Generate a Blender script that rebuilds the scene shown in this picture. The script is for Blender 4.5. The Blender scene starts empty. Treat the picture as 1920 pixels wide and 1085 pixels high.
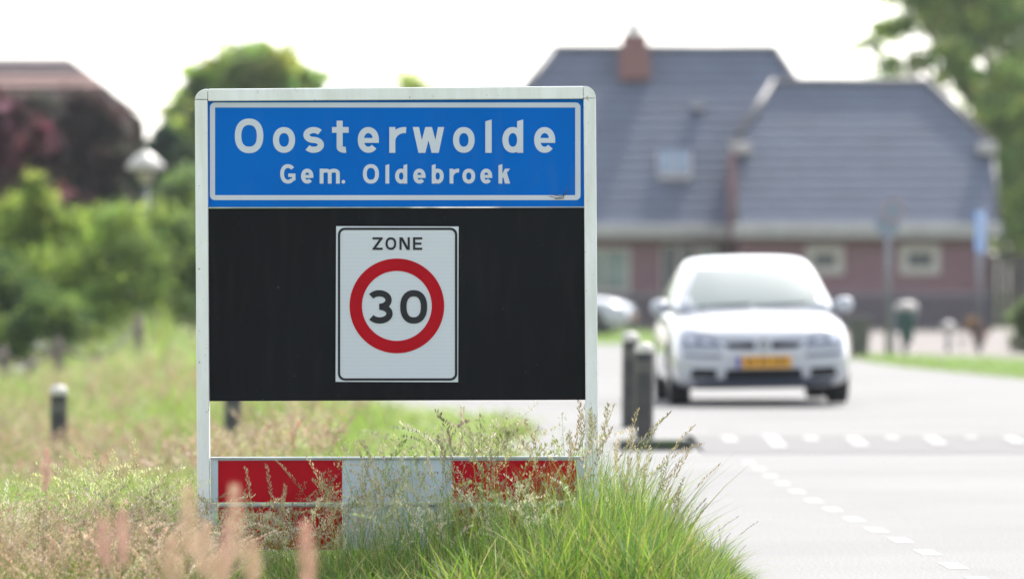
import bpy, bmesh, math, random
import numpy as np
from mathutils import Vector, Matrix
from mathutils.bvhtree import BVHTree
from mathutils.geometry import tessellate_polygon
random.seed(7); RNG = np.random.default_rng(11)
SC = bpy.context.scene; COL = SC.collection
F = 10667.0; HC = 1.15; HOR = 536.0          # focal length in photo pixels, eye height, horizon row
def P(px, py, d): return Vector(((px-960)*d/F, d, HC+(HOR-py)*d/F))
def X(px, d): return (px-960)*d/F
def Zh(py, d): return HC+(HOR-py)*d/F
def gd(py): return F*HC/(py-HOR)

# ------------------------------------------------------------------ materials
def nodes(name):
    m = bpy.data.materials.new(name); m.use_nodes = True
    nt = m.node_tree; b = nt.nodes['Principled BSDF']
    return m, nt, b
def mat(name, col, rough=.6, metal=0, spec=.5, noise=0, nscale=8, col2=None, bump=0, bscale=40, coat=0, trans=0, coords='Object', detail=6, lo=.35, hi=.65):
    m, nt, b = nodes(name)
    b.inputs['Base Color'].default_value = (*col, 1); b.inputs['Roughness'].default_value = rough
    b.inputs['Metallic'].default_value = metal; b.inputs['Specular IOR Level'].default_value = spec
    b.inputs['Coat Weight'].default_value = coat; b.inputs['Coat Roughness'].default_value = .05
    tc = nt.nodes.new('ShaderNodeTexCoord')
    if noise or col2:
        n = nt.nodes.new('ShaderNodeTexNoise'); n.inputs['Scale'].default_value = nscale; n.inputs['Detail'].default_value = detail
        nt.links.new(tc.outputs[coords], n.inputs['Vector'])
        r = nt.nodes.new('ShaderNodeValToRGB')
        c2 = col2 or tuple(c*(1-noise) for c in col)
        r.color_ramp.elements[0].position = lo; r.color_ramp.elements[0].color = (*c2, 1)
        r.color_ramp.elements[1].position = hi; r.color_ramp.elements[1].color = (*col, 1)
        nt.links.new(n.outputs['Fac'], r.inputs['Fac']); nt.links.new(r.outputs['Color'], b.inputs['Base Color'])
    if bump:
        n2 = nt.nodes.new('ShaderNodeTexNoise'); n2.inputs['Scale'].default_value = bscale; n2.inputs['Detail'].default_value = 8
        nt.links.new(tc.outputs[coords], n2.inputs['Vector'])
        bp = nt.nodes.new('ShaderNodeBump'); bp.inputs['Strength'].default_value = bump; bp.inputs['Distance'].default_value = .02
        nt.links.new(n2.outputs['Fac'], bp.inputs['Height']); nt.links.new(bp.outputs['Normal'], b.inputs['Normal'])
    return m
def leafmat(name, mul=(1, 1, 1), transl=.62):
    m = bpy.data.materials.new(name); m.use_nodes = True; nt = m.node_tree
    nt.nodes.clear()
    o = nt.nodes.new('ShaderNodeOutputMaterial'); a = nt.nodes.new('ShaderNodeAttribute'); a.attribute_name = 'tint'
    mx = nt.nodes.new('ShaderNodeMix'); mx.data_type = 'RGBA'; mx.blend_type = 'MULTIPLY'; mx.inputs['Factor'].default_value = 1
    nt.links.new(a.outputs['Color'], mx.inputs['A']); mx.inputs['B'].default_value = (*mul, 1)
    d = nt.nodes.new('ShaderNodeBsdfPrincipled'); d.inputs['Roughness'].default_value = .55; d.inputs['Specular IOR Level'].default_value = .25
    t = nt.nodes.new('ShaderNodeBsdfTranslucent'); s = nt.nodes.new('ShaderNodeMixShader'); s.inputs[0].default_value = transl
    nt.links.new(mx.outputs['Result'], d.inputs['Base Color']); nt.links.new(mx.outputs['Result'], t.inputs['Color'])
    nt.links.new(d.outputs[0], s.inputs[1]); nt.links.new(t.outputs[0], s.inputs[2]); nt.links.new(s.outputs[0], o.inputs[0])
    return m

def sign_white():
    m, nt, b = nodes('painted_aluminium'); L = nt.links
    tc = nt.nodes.new('ShaderNodeTexCoord')
    n = nt.nodes.new('ShaderNodeTexNoise'); n.inputs['Scale'].default_value = 3.5; n.inputs['Detail'].default_value = 10
    n.inputs['Roughness'].default_value = .7
    mp = nt.nodes.new('ShaderNodeMapping'); mp.inputs['Scale'].default_value = (4, 4, .6)
    L.new(tc.outputs['Object'], mp.inputs[0]); L.new(mp.outputs[0], n.inputs['Vector'])
    r = nt.nodes.new('ShaderNodeValToRGB')
    r.color_ramp.elements[0].position = .3; r.color_ramp.elements[0].color = (.64, .66, .63, 1)
    r.color_ramp.elements[1].position = .62; r.color_ramp.elements[1].color = (.78, .80, .81, 1)
    L.new(n.outputs['Fac'], r.inputs[0])
    n2 = nt.nodes.new('ShaderNodeTexNoise'); n2.inputs['Scale'].default_value = 60; n2.inputs['Detail'].default_value = 2
    L.new(tc.outputs['Object'], n2.inputs['Vector'])
    r2 = nt.nodes.new('ShaderNodeValToRGB'); r2.color_ramp.elements[0].position = .70; r2.color_ramp.elements[0].color = (1, 1, 1, 1)
    r2.color_ramp.elements[1].position = .78; r2.color_ramp.elements[1].color = (.35, .33, .28, 1)
    L.new(n2.outputs['Fac'], r2.inputs[0])
    mx = nt.nodes.new('ShaderNodeMix'); mx.data_type = 'RGBA'; mx.blend_type = 'MULTIPLY'; mx.inputs['Factor'].default_value = 1
    L.new(r.outputs[0], mx.inputs['A']); L.new(r2.outputs[0], mx.inputs['B']); L.new(mx.outputs['Result'], b.inputs['Base Color'])
    b.inputs['Roughness'].default_value = .42
    return m
def wave_mat(name, c1, c2, scale, axis='Z', rough=.5, dist=0, bump=0.0, coords='Object', noise=0.12):
    m, nt, b = nodes(name); L = nt.links
    tc = nt.nodes.new('ShaderNodeTexCoord'); w = nt.nodes.new('ShaderNodeTexWave'); w.bands_direction = axis
    w.inputs['Scale'].default_value = scale; w.inputs['Distortion'].default_value = dist
    L.new(tc.outputs[coords], w.inputs['Vector'])
    r = nt.nodes.new('ShaderNodeValToRGB'); r.color_ramp.elements[0].color = (*c1, 1); r.color_ramp.elements[1].color = (*c2, 1)
    L.new(w.outputs['Fac'], r.inputs[0])
    n = nt.nodes.new('ShaderNodeTexNoise'); n.inputs['Scale'].default_value = 1.3; n.inputs['Detail'].default_value = 8
    L.new(tc.outputs[coords], n.inputs['Vector'])
    h = nt.nodes.new('ShaderNodeMapRange'); h.inputs[3].default_value = 1-noise*2; h.inputs[4].default_value = 1+noise*2
    L.new(n.outputs['Fac'], h.inputs[0])
    mx = nt.nodes.new('ShaderNodeMix'); mx.data_type = 'RGBA'; mx.blend_type = 'MULTIPLY'; mx.inputs['Factor'].default_value = 1
    L.new(r.outputs[0], mx.inputs['A']); L.new(h.outputs[0], mx.inputs['B']); L.new(mx.outputs['Result'], b.inputs['Base Color'])
    b.inputs['Roughness'].default_value = rough
    if bump:
        bp = nt.nodes.new('ShaderNodeBump'); bp.inputs['Strength'].default_value = bump; bp.inputs['Distance'].default_value = .03
        L.new(w.outputs['Fac'], bp.inputs['Height']); L.new(bp.outputs['Normal'], b.inputs['Normal'])
    return m
def brick_mat(name, c1, c2, mortar):
    m, nt, b = nodes(name); L = nt.links
    tc = nt.nodes.new('ShaderNodeTexCoord'); mp = nt.nodes.new('ShaderNodeMapping'); mp.inputs['Rotation'].default_value = (math.pi/2, 0, 0)
    br = nt.nodes.new('ShaderNodeTexBrick'); br.inputs['Scale'].default_value = 1
    br.inputs['Brick Width'].default_value = .22; br.inputs['Row Height'].default_value = .065; br.inputs['Mortar Size'].default_value = .008
    br.inputs['Color1'].default_value = (*c1, 1); br.inputs['Color2'].default_value = (*c2, 1); br.inputs['Mortar'].default_value = (*mortar, 1)
    L.new(tc.outputs['Object'], mp.inputs[0]); L.new(mp.outputs[0], br.inputs['Vector']); L.new(br.outputs['Color'], b.inputs['Base Color'])
    b.inputs['Roughness'].default_value = .8
    return m

M = {}
M['frame'] = sign_white()
M['blue'] = mat('blue_reflective_sheet', (.0, .13, .55), .5, noise=.08, nscale=2.5, spec=.03)
M['letter'] = mat('silver_white_sheet', (.54, .59, .67), .45, noise=.06, nscale=5)
M['panelblack'] = mat('black_coated_panel', (.007, .008, .011), .5, noise=.3, nscale=2, spec=.1)
M['ink'] = mat('black_ink', (.012, .013, .018), .5, spec=.3)
M['zone'] = wave_mat('ribbed_white_sheet', (.50, .54, .60), (.62, .66, .73), 62, 'Z', .45, noise=.03)
M['red'] = mat('red_reflective_sheet', (.43, .007, .016), .5, noise=.12, nscale=6, spec=.05)
M['boardwhite'] = mat('board_white_sheet', (.50, .58, .64), .5, noise=.1, nscale=4, spec=.3)
M['alu'] = mat('bare_aluminium', (.5, .53, .53), .5, metal=.3, noise=.25, nscale=9)
M['grime'] = mat('dark_grime', (.10, .09, .05), .9, noise=.5, nscale=60)
M['plastic'] = mat('black_bollard_plastic', (.018, .019, .024), .42, noise=.4, nscale=8, col2=(.04, .038, .035))
M['capwhite'] = mat('white_bollard_cap', (.62, .6, .55), .5, noise=.25, nscale=20)
M['band'] = mat('grey_reflector_band', (.09, .085, .075), .5, noise=.3, nscale=30)
M['kerb'] = mat('mossy_dark_kerb', (.055, .055, .058), .85, col2=(.05, .085, .02), nscale=5, bump=.5)
M['paint'] = mat('road_paint', (.25, .25, .24), .7, noise=.35, nscale=30, lo=.3, hi=.55)
M['steel'] = mat('galvanised_steel', (.2, .21, .23), .45, metal=.6, noise=.2, nscale=10)
M['bark'] = mat('bark', (.10, .075, .055), .9, noise=.5, nscale=12, bump=.8, bscale=20)
M['wood'] = mat('weathered_wood', (.16, .13, .11), .85, noise=.45, nscale=14, bump=.4)
M['leaf'] = leafmat('leaf'); M['grass'] = leafmat('grass_blade', transl=.5); M['seed'] = leafmat('seed_head', transl=.35)

def asphalt():
    m, nt, b = nodes('pale_worn_asphalt'); L = nt.links
    tc = nt.nodes.new('ShaderNodeTexCoord')
    n = nt.nodes.new('ShaderNodeTexNoise'); n.inputs['Scale'].default_value = .35; n.inputs['Detail'].default_value = 6
    L.new(tc.outputs['Object'], n.inputs['Vector'])
    r = nt.nodes.new('ShaderNodeValToRGB')
    r.color_ramp.elements[0].position = .3; r.color_ramp.elements[0].color = (.148, .145, .141, 1)
    r.color_ramp.elements[1].position = .7; r.color_ramp.elements[1].color = (.185, .181, .176, 1)
    L.new(n.outputs['Fac'], r.inputs[0])
    v = nt.nodes.new('ShaderNodeTexNoise'); v.inputs['Scale'].default_value = 75; v.inputs['Detail'].default_value = 4
    L.new(tc.outputs['Object'], v.inputs['Vector'])
    h = nt.nodes.new('ShaderNodeMapRange'); h.inputs[1].default_value = .25; h.inputs[2].default_value = .75; h.inputs[3].default_value = .5; h.inputs[4].default_value = 1.5
    L.new(v.outputs['Fac'], h.inputs[0])
    mx = nt.nodes.new('ShaderNodeMix'); mx.data_type = 'RGBA'; mx.blend_type = 'MULTIPLY'; mx.inputs['Factor'].default_value = 1
    L.new(r.outputs[0], mx.inputs['A']); L.new(h.outputs[0], mx.inputs['B']); L.new(mx.outputs['Result'], b.inputs['Base Color'])
    b.inputs['Roughness'].default_value = .85
    return m
def specks(m, scale, thr, col, wid=.04, stretch=(1, 1, 1)):
    nt = m.node_tree; b = nt.nodes['Principled BSDF']; L = nt.links; sock = b.inputs['Base Color']
    tc = nt.nodes.new('ShaderNodeTexCoord'); mp = nt.nodes.new('ShaderNodeMapping'); mp.inputs['Scale'].default_value = stretch
    n = nt.nodes.new('ShaderNodeTexNoise'); n.inputs['Scale'].default_value = scale; n.inputs['Detail'].default_value = 3
    L.new(tc.outputs['Object'], mp.inputs[0]); L.new(mp.outputs[0], n.inputs['Vector'])
    r_ = nt.nodes.new('ShaderNodeMapRange'); r_.inputs[1].default_value = thr; r_.inputs[2].default_value = thr+wid; L.new(n.outputs['Fac'], r_.inputs[0])
    mx = nt.nodes.new('ShaderNodeMix'); mx.data_type = 'RGBA'; mx.inputs['B'].default_value = (*col, 1); L.new(r_.outputs[0], mx.inputs['Factor'])
    if sock.is_linked: L.new(sock.links[0].from_socket, mx.inputs['A'])
    else: mx.inputs['A'].default_value = sock.default_value
    L.new(mx.outputs['Result'], sock)
specks(M['panelblack'], 55, .74, (.10, .10, .10)); specks(M['panelblack'], 6, .5, (.013, .013, .015), .4, (3, 3, .5))
specks(M['blue'], 48, .75, (.10, .26, .6)); specks(M['blue'], 7, .55, (.02, .14, .5), .4, (2, 2, .5))
specks(M['zone'], 40, .75, (.3, .32, .34))
M['asphalt'] = asphalt()
specks(M['asphalt'], .9, .60, (.128, .125, .122), .25, (1.6, .35, 1)); specks(M['asphalt'], 26, .72, (.09, .088, .085), .05)
M['hump'] = mat('darker_hump_asphalt', (.145, .141, .138), .85, noise=.15, nscale=60)
M['paving'] = mat('beige_paving', (.17, .145, .13), .85, noise=.2, nscale=3)
M['soil'] = mat('turf_ground', (.11, .17, .035), .95, col2=(.16, .17, .06), nscale=.8, coords='Object')

# ------------------------------------------------------------------ mesh helpers
class MB:
    def __init__(s): s.v = []; s.f = []; s.mi = []
    def add(s, vs, fs, mi=0):
        b = len(s.v); s.v += [tuple(v) for v in vs]; s.f += [tuple(i+b for i in f) for f in fs]; s.mi += [mi]*len(fs); return s
    def box(s, x0, x1, y0, y1, z0, z1, mi=0):
        return s.add([(x0,y0,z0),(x1,y0,z0),(x1,y1,z0),(x0,y1,z0),(x0,y0,z1),(x1,y0,z1),(x1,y1,z1),(x0,y1,z1)],
                     [(0,3,2,1),(4,5,6,7),(0,1,5,4),(1,2,6,5),(2,3,7,6),(3,0,4,7)], mi)
    def prism(s, poly, y0, y1, mi=0):                      # poly in (x,z), front face at y0
        n = len(poly); vs = [(x, y0, z) for x, z in poly]+[(x, y1, z) for x, z in poly]
        tr = tessellate_polygon([[Vector((x, z, 0)) for x, z in poly]])
        fs = [tuple(t) for t in tr]+[tuple(i+n for i in reversed(t)) for t in tr]
        fs += [(i, (i+1) % n, (i+1) % n+n, i+n) for i in range(n)]
        return s.add(vs, fs, mi)
    def flat(s, poly, y, mi=0):
        tr = tessellate_polygon([[Vector((x, z, 0)) for x, z in poly]])
        return s.add([(x, y, z) for x, z in poly], [tuple(t) for t in tr], mi)
    def lathe(s, prof, n=24, c=(0,0,0), mi=0):
        vs = []; fs = []
        for r, z in prof:
            for k in range(n):
                a = 2*math.pi*k/n; vs.append((c[0]+r*math.cos(a), c[1]+r*math.sin(a), c[2]+z))
        for i in range(len(prof)-1):
            for k in range(n): fs.append((i*n+k, i*n+(k+1) % n, (i+1)*n+(k+1) % n, (i+1)*n+k))
        fs.append(tuple(range(n))[::-1]); fs.append(tuple((len(prof)-1)*n+k for k in range(n)))
        return s.add(vs, fs, mi)
    def tube(s, pts, rads, n=8, mi=0):
        pts = [Vector(p) for p in pts]; vs = []; fs = []
        if not hasattr(rads, '__len__'): rads = [rads]*len(pts)
        for i, p in enumerate(pts):
            t = (pts[min(i+1, len(pts)-1)]-pts[max(i-1, 0)]).normalized()
            a = t.orthogonal().normalized() if i == 0 else (a-t*a.dot(t)).normalized()
            b = t.cross(a)
            for k in range(n):
                q = 2*math.pi*k/n; vs.append(p+(a*math.cos(q)+b*math.sin(q))*rads[i])
        for i in range(len(pts)-1):
            for k in range(n): fs.append((i*n+k, i*n+(k+1) % n, (i+1)*n+(k+1) % n, (i+1)*n+k))
        fs.append(tuple(range(n))[::-1]); fs.append(tuple((len(pts)-1)*n+k for k in range(n)))
        return s.add(vs, fs, mi)
    def build(s, name, m, parent=None, smooth=False, bevel=0, fix=True):
        me = bpy.data.meshes.new(name); me.from_pydata(s.v, [], s.f)
        ms = m if isinstance(m, (list, tuple)) else [m]
        for x in ms: me.materials.append(x)
        me.polygons.foreach_set('material_index', s.mi)
        if fix:
            bm = bmesh.new(); bm.from_mesh(me); bmesh.ops.recalc_face_normals(bm, faces=bm.faces); bm.to_mesh(me); bm.free()
        if smooth: me.polygons.foreach_set('use_smooth', [True]*len(me.polygons))
        me.update(); o = bpy.data.objects.new(name, me); COL.objects.link(o)
        if parent: o.parent = parent
        if bevel:
            b = o.modifiers.new('bevel', 'BEVEL'); b.width = bevel; b.segments = 2; b.limit_method = 'ANGLE'
        return o
def tag(o, label=None, cat=None, group=None, kind=None):
    if label: o['label'] = label
    if cat: o['category'] = cat
    if group: o['group'] = group
    if kind: o['kind'] = kind
    return o
def empty(name, loc, rz=0):
    o = bpy.data.objects.new(name, None); COL.objects.link(o); o.location = loc; o.rotation_euler = (0, 0, rz); return o
def copy_tree(o, parent=None):
    kids = [c for c in COL.objects if c.parent == o]
    c = o.copy(); COL.objects.link(c)
    if parent: c.parent = parent
    for k in kids: copy_tree(k, c)
    return c

# ------------------------------------------------------------------ numpy scatter
def ribbon(pts, widths, wdir):
    pts = np.array(pts, float); wdir = np.array(wdir, float); n = len(pts)
    V = np.empty((2*n, 3)); w = np.array(widths)[:, None]/2
    V[0::2] = pts-wdir*w; V[1::2] = pts+wdir*w
    Fc = np.array([(2*i, 2*i+1, 2*i+3, 2*i+2) for i in range(n-1)])
    return V, Fc
def join(parts):
    Vs, Fs, Cs, b = [], [], [], 0
    for V, Fc, C in parts:
        Vs.append(V); Fs.append(Fc+b); Cs.append(C); b += len(V)
    return np.vstack(Vs), np.vstack(Fs), np.vstack(Cs)
def scatter(templ, pos, height, yaw, tint, width=None, lean=None):
    """place templates (unit height) at pos; height N, yaw N, tint (N,3); width scale N; lean (N,2) shear"""
    N = len(pos); pick = RNG.integers(0, len(templ), N); out = []
    width = height if width is None else width
    for k, (V, Fc, C) in enumerate(templ):
        idx = np.where(pick == k)[0]
        if not len(idx): continue
        c, s = np.cos(yaw[idx])[:, None], np.sin(yaw[idx])[:, None]
        x, y, z = V[:, 0][None], V[:, 1][None], V[:, 2][None]
        w = width[idx][:, None]; h = height[idx][:, None]
        xx = (x*c-y*s)*w; yy = (x*s+y*c)*w; zz = z*h+xx*0
        if lean is not None:
            xx = xx+lean[idx][:, :1]*zz**2/np.maximum(h, .01); yy = yy+lean[idx][:, 1:]*zz**2/np.maximum(h, .01)
        W = np.stack([xx, yy, zz], -1)+pos[idx][:, None, :]
        n = len(V); Fa = (Fc[None]+(np.arange(len(idx))*n)[:, None, None]).reshape(-1, 4)
        Ca = (C[None]*tint[idx][:, None, :]).reshape(-1, 3)
        out.append((W.reshape(-1, 3), Fa, Ca))
    return join(out)
def npmesh(name, data, m, parent=None, smooth=False):
    V, Fc, C = data; me = bpy.data.meshes.new(name)
    me.vertices.add(len(V)); me.vertices.foreach_set('co', V.astype(np.float32).ravel())
    me.loops.add(len(Fc)*4); me.loops.foreach_set('vertex_index', Fc.astype(np.int32).ravel())
    me.polygons.add(len(Fc)); me.polygons.foreach_set('loop_start', np.arange(len(Fc), dtype=np.int32)*4)
    me.polygons.foreach_set('loop_total', np.full(len(Fc), 4, dtype=np.int32))
    me.update(calc_edges=True)
    a = me.color_attributes.new('tint', 'FLOAT_COLOR', 'POINT')
    a.data.foreach_set('color', np.hstack([C, np.ones((len(C), 1))]).astype(np.float32).ravel())
    me.materials.append(m)
    if smooth: me.polygons.foreach_set('use_smooth', [True]*len(me.polygons))
    o = bpy.data.objects.new(name, me); COL.objects.link(o)
    if parent: o.parent = parent
    return o
def tints(cols, n, var=.18):
    cols = np.array(cols); c = cols[RNG.integers(0, len(cols), n)]
    return np.clip(c*(1+RNG.normal(0, var, (n, 1)))*(1+RNG.normal(0, var*.3, (n, 3))), .003, .95)

# ------------------------------------------------------------------ ground shape
def sm(a, b, x): t = min(1, max(0, (x-a)/(b-a))); return t*t*(3-2*t)
LEFT = [(5, 1.9), (15, 1.3), (20, 1.05), (22.3, .93), (26, .66), (31, .4), (36, .16), (39.5, .02), (41, -.05), (41.8, .02), (43, .2), (45, .26), (47, .15), (48.5, -.2), (50, -.7), (54, -1.3), (62, -2.2), (75, -3.4), (90, -4.2), (100, -4.7), (104, -5.6), (107, -12)]
RIGHT = [(5, 7.6), (40, 7.5), (60, 7.3), (70, 6.35), (80, 5.55), (90, 5.3), (100, 5.1), (108, 4.3), (112, 2.5), (113, 0), (113, -12)]
def xL(d):
    for (a, b), (c, e) in zip(LEFT, LEFT[1:]):
        if d <= c: return b+(e-b)*max(0, (d-a))/(c-a)
    return -200.
def ground(x, d):
    k = xL(d)-x
    if k <= 0: return -.004
    dr = .10*sm(.5, 3, k)+.40*sm(.6, 2.8, k)*sm(25, 36, d)
    return -.004-dr*(1-.5*sm(100, 140, d))+.5*math.exp(-((d-92)/5.5)**2)*sm(4.6, 5.5, -x)*(1-sm(6.2, 8, -x))
def make_ground():
    xs = [-600, -300, -150, -80, -50]+[-30+i*1.0 for i in range(20)]+[-10+i*.25 for i in range(48)]+[2+i*1. for i in range(12)]+[15, 20, 30, 50, 80, 150, 300, 600]
    ys = [-60, -20, 0, 6, 12]+[16+i*.5 for i in range(80)]+[56+i*2 for i in range(32)]+[122, 130, 140, 160, 200, 260, 400, 700, 1500]
    vs = [(x, y, ground(x, y)-.008) for y in ys for x in xs]; n = len(xs)
    fs = [(j*n+i, j*n+i+1, (j+1)*n+i+1, (j+1)*n+i) for j in range(len(ys)-1) for i in range(n-1)]
    mb = MB().add(vs, fs); o = mb.build('ground', M['soil'], smooth=True)
    tag(o, kind='structure')
make_ground()
def sheet(name, pts, z, m, **kw):
    mb = MB(); tr = tessellate_polygon([[Vector((x, y, 0)) for x, y in pts]])
    mb.add([(x, y, z) for x, y in pts], [tuple(t) for t in tr])
    o = mb.build(name, m, fix=False)
    for p in o.data.polygons:
        if p.normal.z < 0: p.flip()
    tag(o, **kw); return o
sheet('road', [(b, a) for a, b in LEFT]+[(b, a) for a, b in reversed(RIGHT)], 0, M['asphalt'], kind='structure')
sheet('pavement', [(5.6, 96), (8.0, 88), (12, 80), (18, 78), (22, 152), (3.5, 152), (3.5, 125), (5.3, 110)], .002, M['paving'], kind='structure')
# speed hump: low ramped table across the carriageway
mb = MB(); hy = [(39.0, .003), (40.3, .035), (41.5, .055), (42.6, .035), (43.9, .003)]
vs = []
for y, z in hy: vs += [(1.32, y, z), (8.4, y+.6, z)]
mb.add(vs, [(2*i, 2*i+1, 2*i+3, 2*i+2) for i in range(4)])
tag(mb.build('speed_hump', M['hump']), kind='structure')
def humpz(y):
    for (a, b), (c, e) in zip(hy, hy[1:]):
        if a <= y <= c: return b+(e-b)*(y-a)/(c-a)
    return .003
marks = MB()
def mk(x0, x1, y0, y1, sl=0):
    n = 8 if y1 > 38 and y0 < 45 and x0 > 1.3 and y0 > 38 else 1
    vs = []
    for i in range(n+1):
        y = y0+(y1-y0)*i/n; z = (humpz(y) if n > 1 else 0)+.0012
        vs += [(x0+sl*i/n, y, z), (x1+sl*i/n, y, z)]
    marks.add(vs, [(2*i, 2*i+1, 2*i+3, 2*i+2) for i in range(n)])
for px, big in ((1365, 0), (1448, 1), (1517, 0), (1600, 1), (1670, 0), (1748, 1), (1818, 0), (1898, 1), (1965, 0), (2045, 1)):
    off = (px-1365)*.0011
    if big: mk(X(px, 41)-.055, X(px, 41)+.055, 39.7+off, 42.5+off, .02)
    else: mk(X(px, 41.4)-.05, X(px, 41.4)+.05, 40.6+off, 42.2+off)
for y, x in ((21.1, 1.86), (22.25, 1.84), (23.41, 1.82), (24.58, 1.80), (25.77, 1.764), (26.84, 1.724), (28.07, 1.692), (29.28, 1.655), (30.51, 1.622), (31.86, 1.6), (33.2, 1.582), (34.5, 1.57), (35.8, 1.56), (37.1, 1.55)):
    mk(x-.042, x+.042, y-.27, y+.27, -.01)
tag(marks.build('road_markings', M['paint'], fix=False), kind='structure')

# ------------------------------------------------------------------ lettering
def ell(cx, cy, rx, ry, a0, a1, n=20, e=2.0):
    out = []
    for i in range(n+1):
        a = math.radians(a0+(a1-a0)*i/n); c, s = math.cos(a), math.sin(a)
        out.append((cx+rx*math.copysign(abs(c)**(2/e), c), cy+ry*math.copysign(abs(s)**(2/e), s)))
    return out
def glyph(ch, x0, x1, xh, cap, w):
    W = x1-x0; h = w/2; cx = (x0+x1)/2; S = []       # items ('s',pts,width,closed) or ('p',poly)
    def st(p, ww=w, closed=False): S.append(('s', p, ww, closed))
    def po(p): S.append(('p', p))
    def stem(a, top, slant=.3): po([(a, 0), (a+w, 0), (a+w, top), (a, top-slant*w)])
    if ch in 'oO0':
        H = cap if ch in 'O0' else xh
        st(ell(cx, H/2, W/2-h, H/2-h, 0, 360, 40, 2.15 if ch == 'o' else 2.3)[:-1], w, True)
    elif ch == 'l': po([(x0, 0), (x1, 0), (x1, cap), (x0, cap-.32*w)])
    elif ch == 'r':
        po([(x0, 0), (x0+w, 0), (x0+w, xh), (x0, xh)])
        st(ell(x1-.05*W, .45*xh, x1-.05*W-(x0+h), .55*xh-h, 175, 82, 14))
    elif ch == 'e':
        st(ell(cx, xh/2, W/2-h, xh/2-h, -6, 318, 34, 2.1)); st([(x0+w*.6, xh*.48), (x1-.002*W, xh*.48)], w*.8)
    elif ch == 's':
        q = (xh-w)/4; st(ell(cx, xh-h-q, W/2-h, q, 32, 270, 18)+ell(cx, h+q, W/2-h, q, 90, -148, 18)[1:])
    elif ch == '3':
        q = (cap-w)/4; st(ell(cx-.02*W, cap-h-q, W/2-h*1.15, q, 148, -90, 22)); st(ell(cx, h+q, W/2-h, q, 90, -148, 22))
    elif ch == 't':
        sx = x0+.46*W; st([(sx, cap-w*.2), (sx, xh*.3)]+ell(sx+.30*W, h+.10*xh+.02, .30*W, .10*xh+.02, 180, 285, 10), w)
        st([(x0, xh-h*.95), (x1, xh-h*.95)], w*.95)
    elif ch == 'w':
        po([(x0+a*W, b*xh) for a, b in ((0,1),(.20,1),(.29,.5),(.40,1),(.61,1),(.72,.5),(.80,1),(1,1),(.825,0),(.60,0),(.5,.48),(.40,0),(.18,0))])
    elif ch in 'db':
        st(ell(cx, xh/2, W/2-h, xh/2-h, 0, 360, 36, 2.15)[:-1], w, True); stem(x1-w if ch == 'd' else x0, cap)
    elif ch == 'm':
        po([(x0, 0), (x0+w, 0), (x0+w, xh), (x0, xh)])
        for a in (x0+h, cx):
            b = a+(W-w)/2; st(ell((a+b)/2, xh-h-.16*xh, (b-a)/2, .16*xh, 180, 0, 12)+[(b, 0)])
    elif ch == 'G':
        st(ell(cx, cap/2, W/2-h, cap/2-h, 40, 318, 30, 2.2)); st([(x1-h, cap*.16), (x1-h, cap*.43), (cx+.02*W, cap*.43)], w*.9)
    elif ch == 'k':
        stem(x0, cap); k = 1.35*w
        po([(x0+w*.9, xh*.32), (x0+w*.9, xh*.32+k*.8), (x1-k, xh), (x1, xh)])
        po([(x0+.38*W, xh*.52), (x0+.38*W+k*.7, xh*.52+k*.8), (x1, 0), (x1-k, 0)])
    elif ch == '.': po(ell(cx, W/2, W/2, W/2, 0, 360, 12)[:-1])
    elif ch == 'Z':
        po([(x0, cap), (x1, cap), (x1, cap-w), (x0, cap-w)]); po([(x0, 0), (x1, 0), (x1, w), (x0, w)])
        po([(x0, w*.6), (x0+w*1.3, w*.6), (x1, cap-w*.6), (x1-w*1.3, cap-w*.6)])
    elif ch == 'N':
        po([(x0, 0), (x0+w, 0), (x0+w, cap), (x0, cap)]); po([(x1-w, 0), (x1, 0), (x1, cap), (x1-w, cap)])
        po([(x0+w*.2, cap), (x0+w*1.45, cap), (x1-w*.2, 0), (x1-w*1.45, 0)])
    elif ch == 'E':
        po([(x0, 0), (x0+w, 0), (x0+w, cap), (x0, cap)])
        for y, q in ((0, 1), (cap/2-h, .9), (cap-w, 1)): po([(x0+w*.5, y), (x0+W*q, y), (x0+W*q, y+w), (x0+w*.5, y+w)])
    return S
def stroke_poly(mb, pts, w, closed, fn, y):
    n = len(pts); L, R = [], []
    for i in range(n):
        a = Vector(pts[i-1] if (i or closed) else pts[0]); b = Vector(pts[i]); c = Vector(pts[(i+1) % n] if (i < n-1 or closed) else pts[-1])
        d1 = (b-a).normalized() if (b-a).length > 1e-6 else (c-b).normalized(); d2 = (c-b).normalized() if (c-b).length > 1e-6 else d1
        n1 = Vector((-d1.y, d1.x)); n2 = Vector((-d2.y, d2.x)); m = (n1+n2).normalized(); k = min(2, 1/max(.3, m.dot(n1)))
        L.append(b+m*w/2*k); R.append(b-m*w/2*k)
    vs = []
    for l, r in zip(L, R):
        for q in (l, r): xx, zz = fn(q.x, q.y); vs.append((xx, y, zz))
    m_ = n if closed else n-1
    mb.add(vs, [(2*i, 2*i+1, (2*((i+1) % n))+1, 2*((i+1) % n)) for i in range(m_)])
DS = F/495.0                                      # distance of the sign
def S(px, py): return ((px-742)/495.0, HC+(HOR-py)/495.0)
def write(mb, text, base, xhp, capp, w, y):       # text: list of (char, px0, px1); base = baseline px
    k = 0
    for ch, a, b in text:
        for it in glyph(ch, a, b, xhp, capp, w):
            fn = lambda u, v: S(u, base-v); yy = y-.0003*(k % 4)
            if it[0] == 's': stroke_poly(mb, it[1], it[2], it[3], fn, yy)
            else: mb.flat([fn(*q) for q in it[1]], yy)
            k += 1
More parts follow.
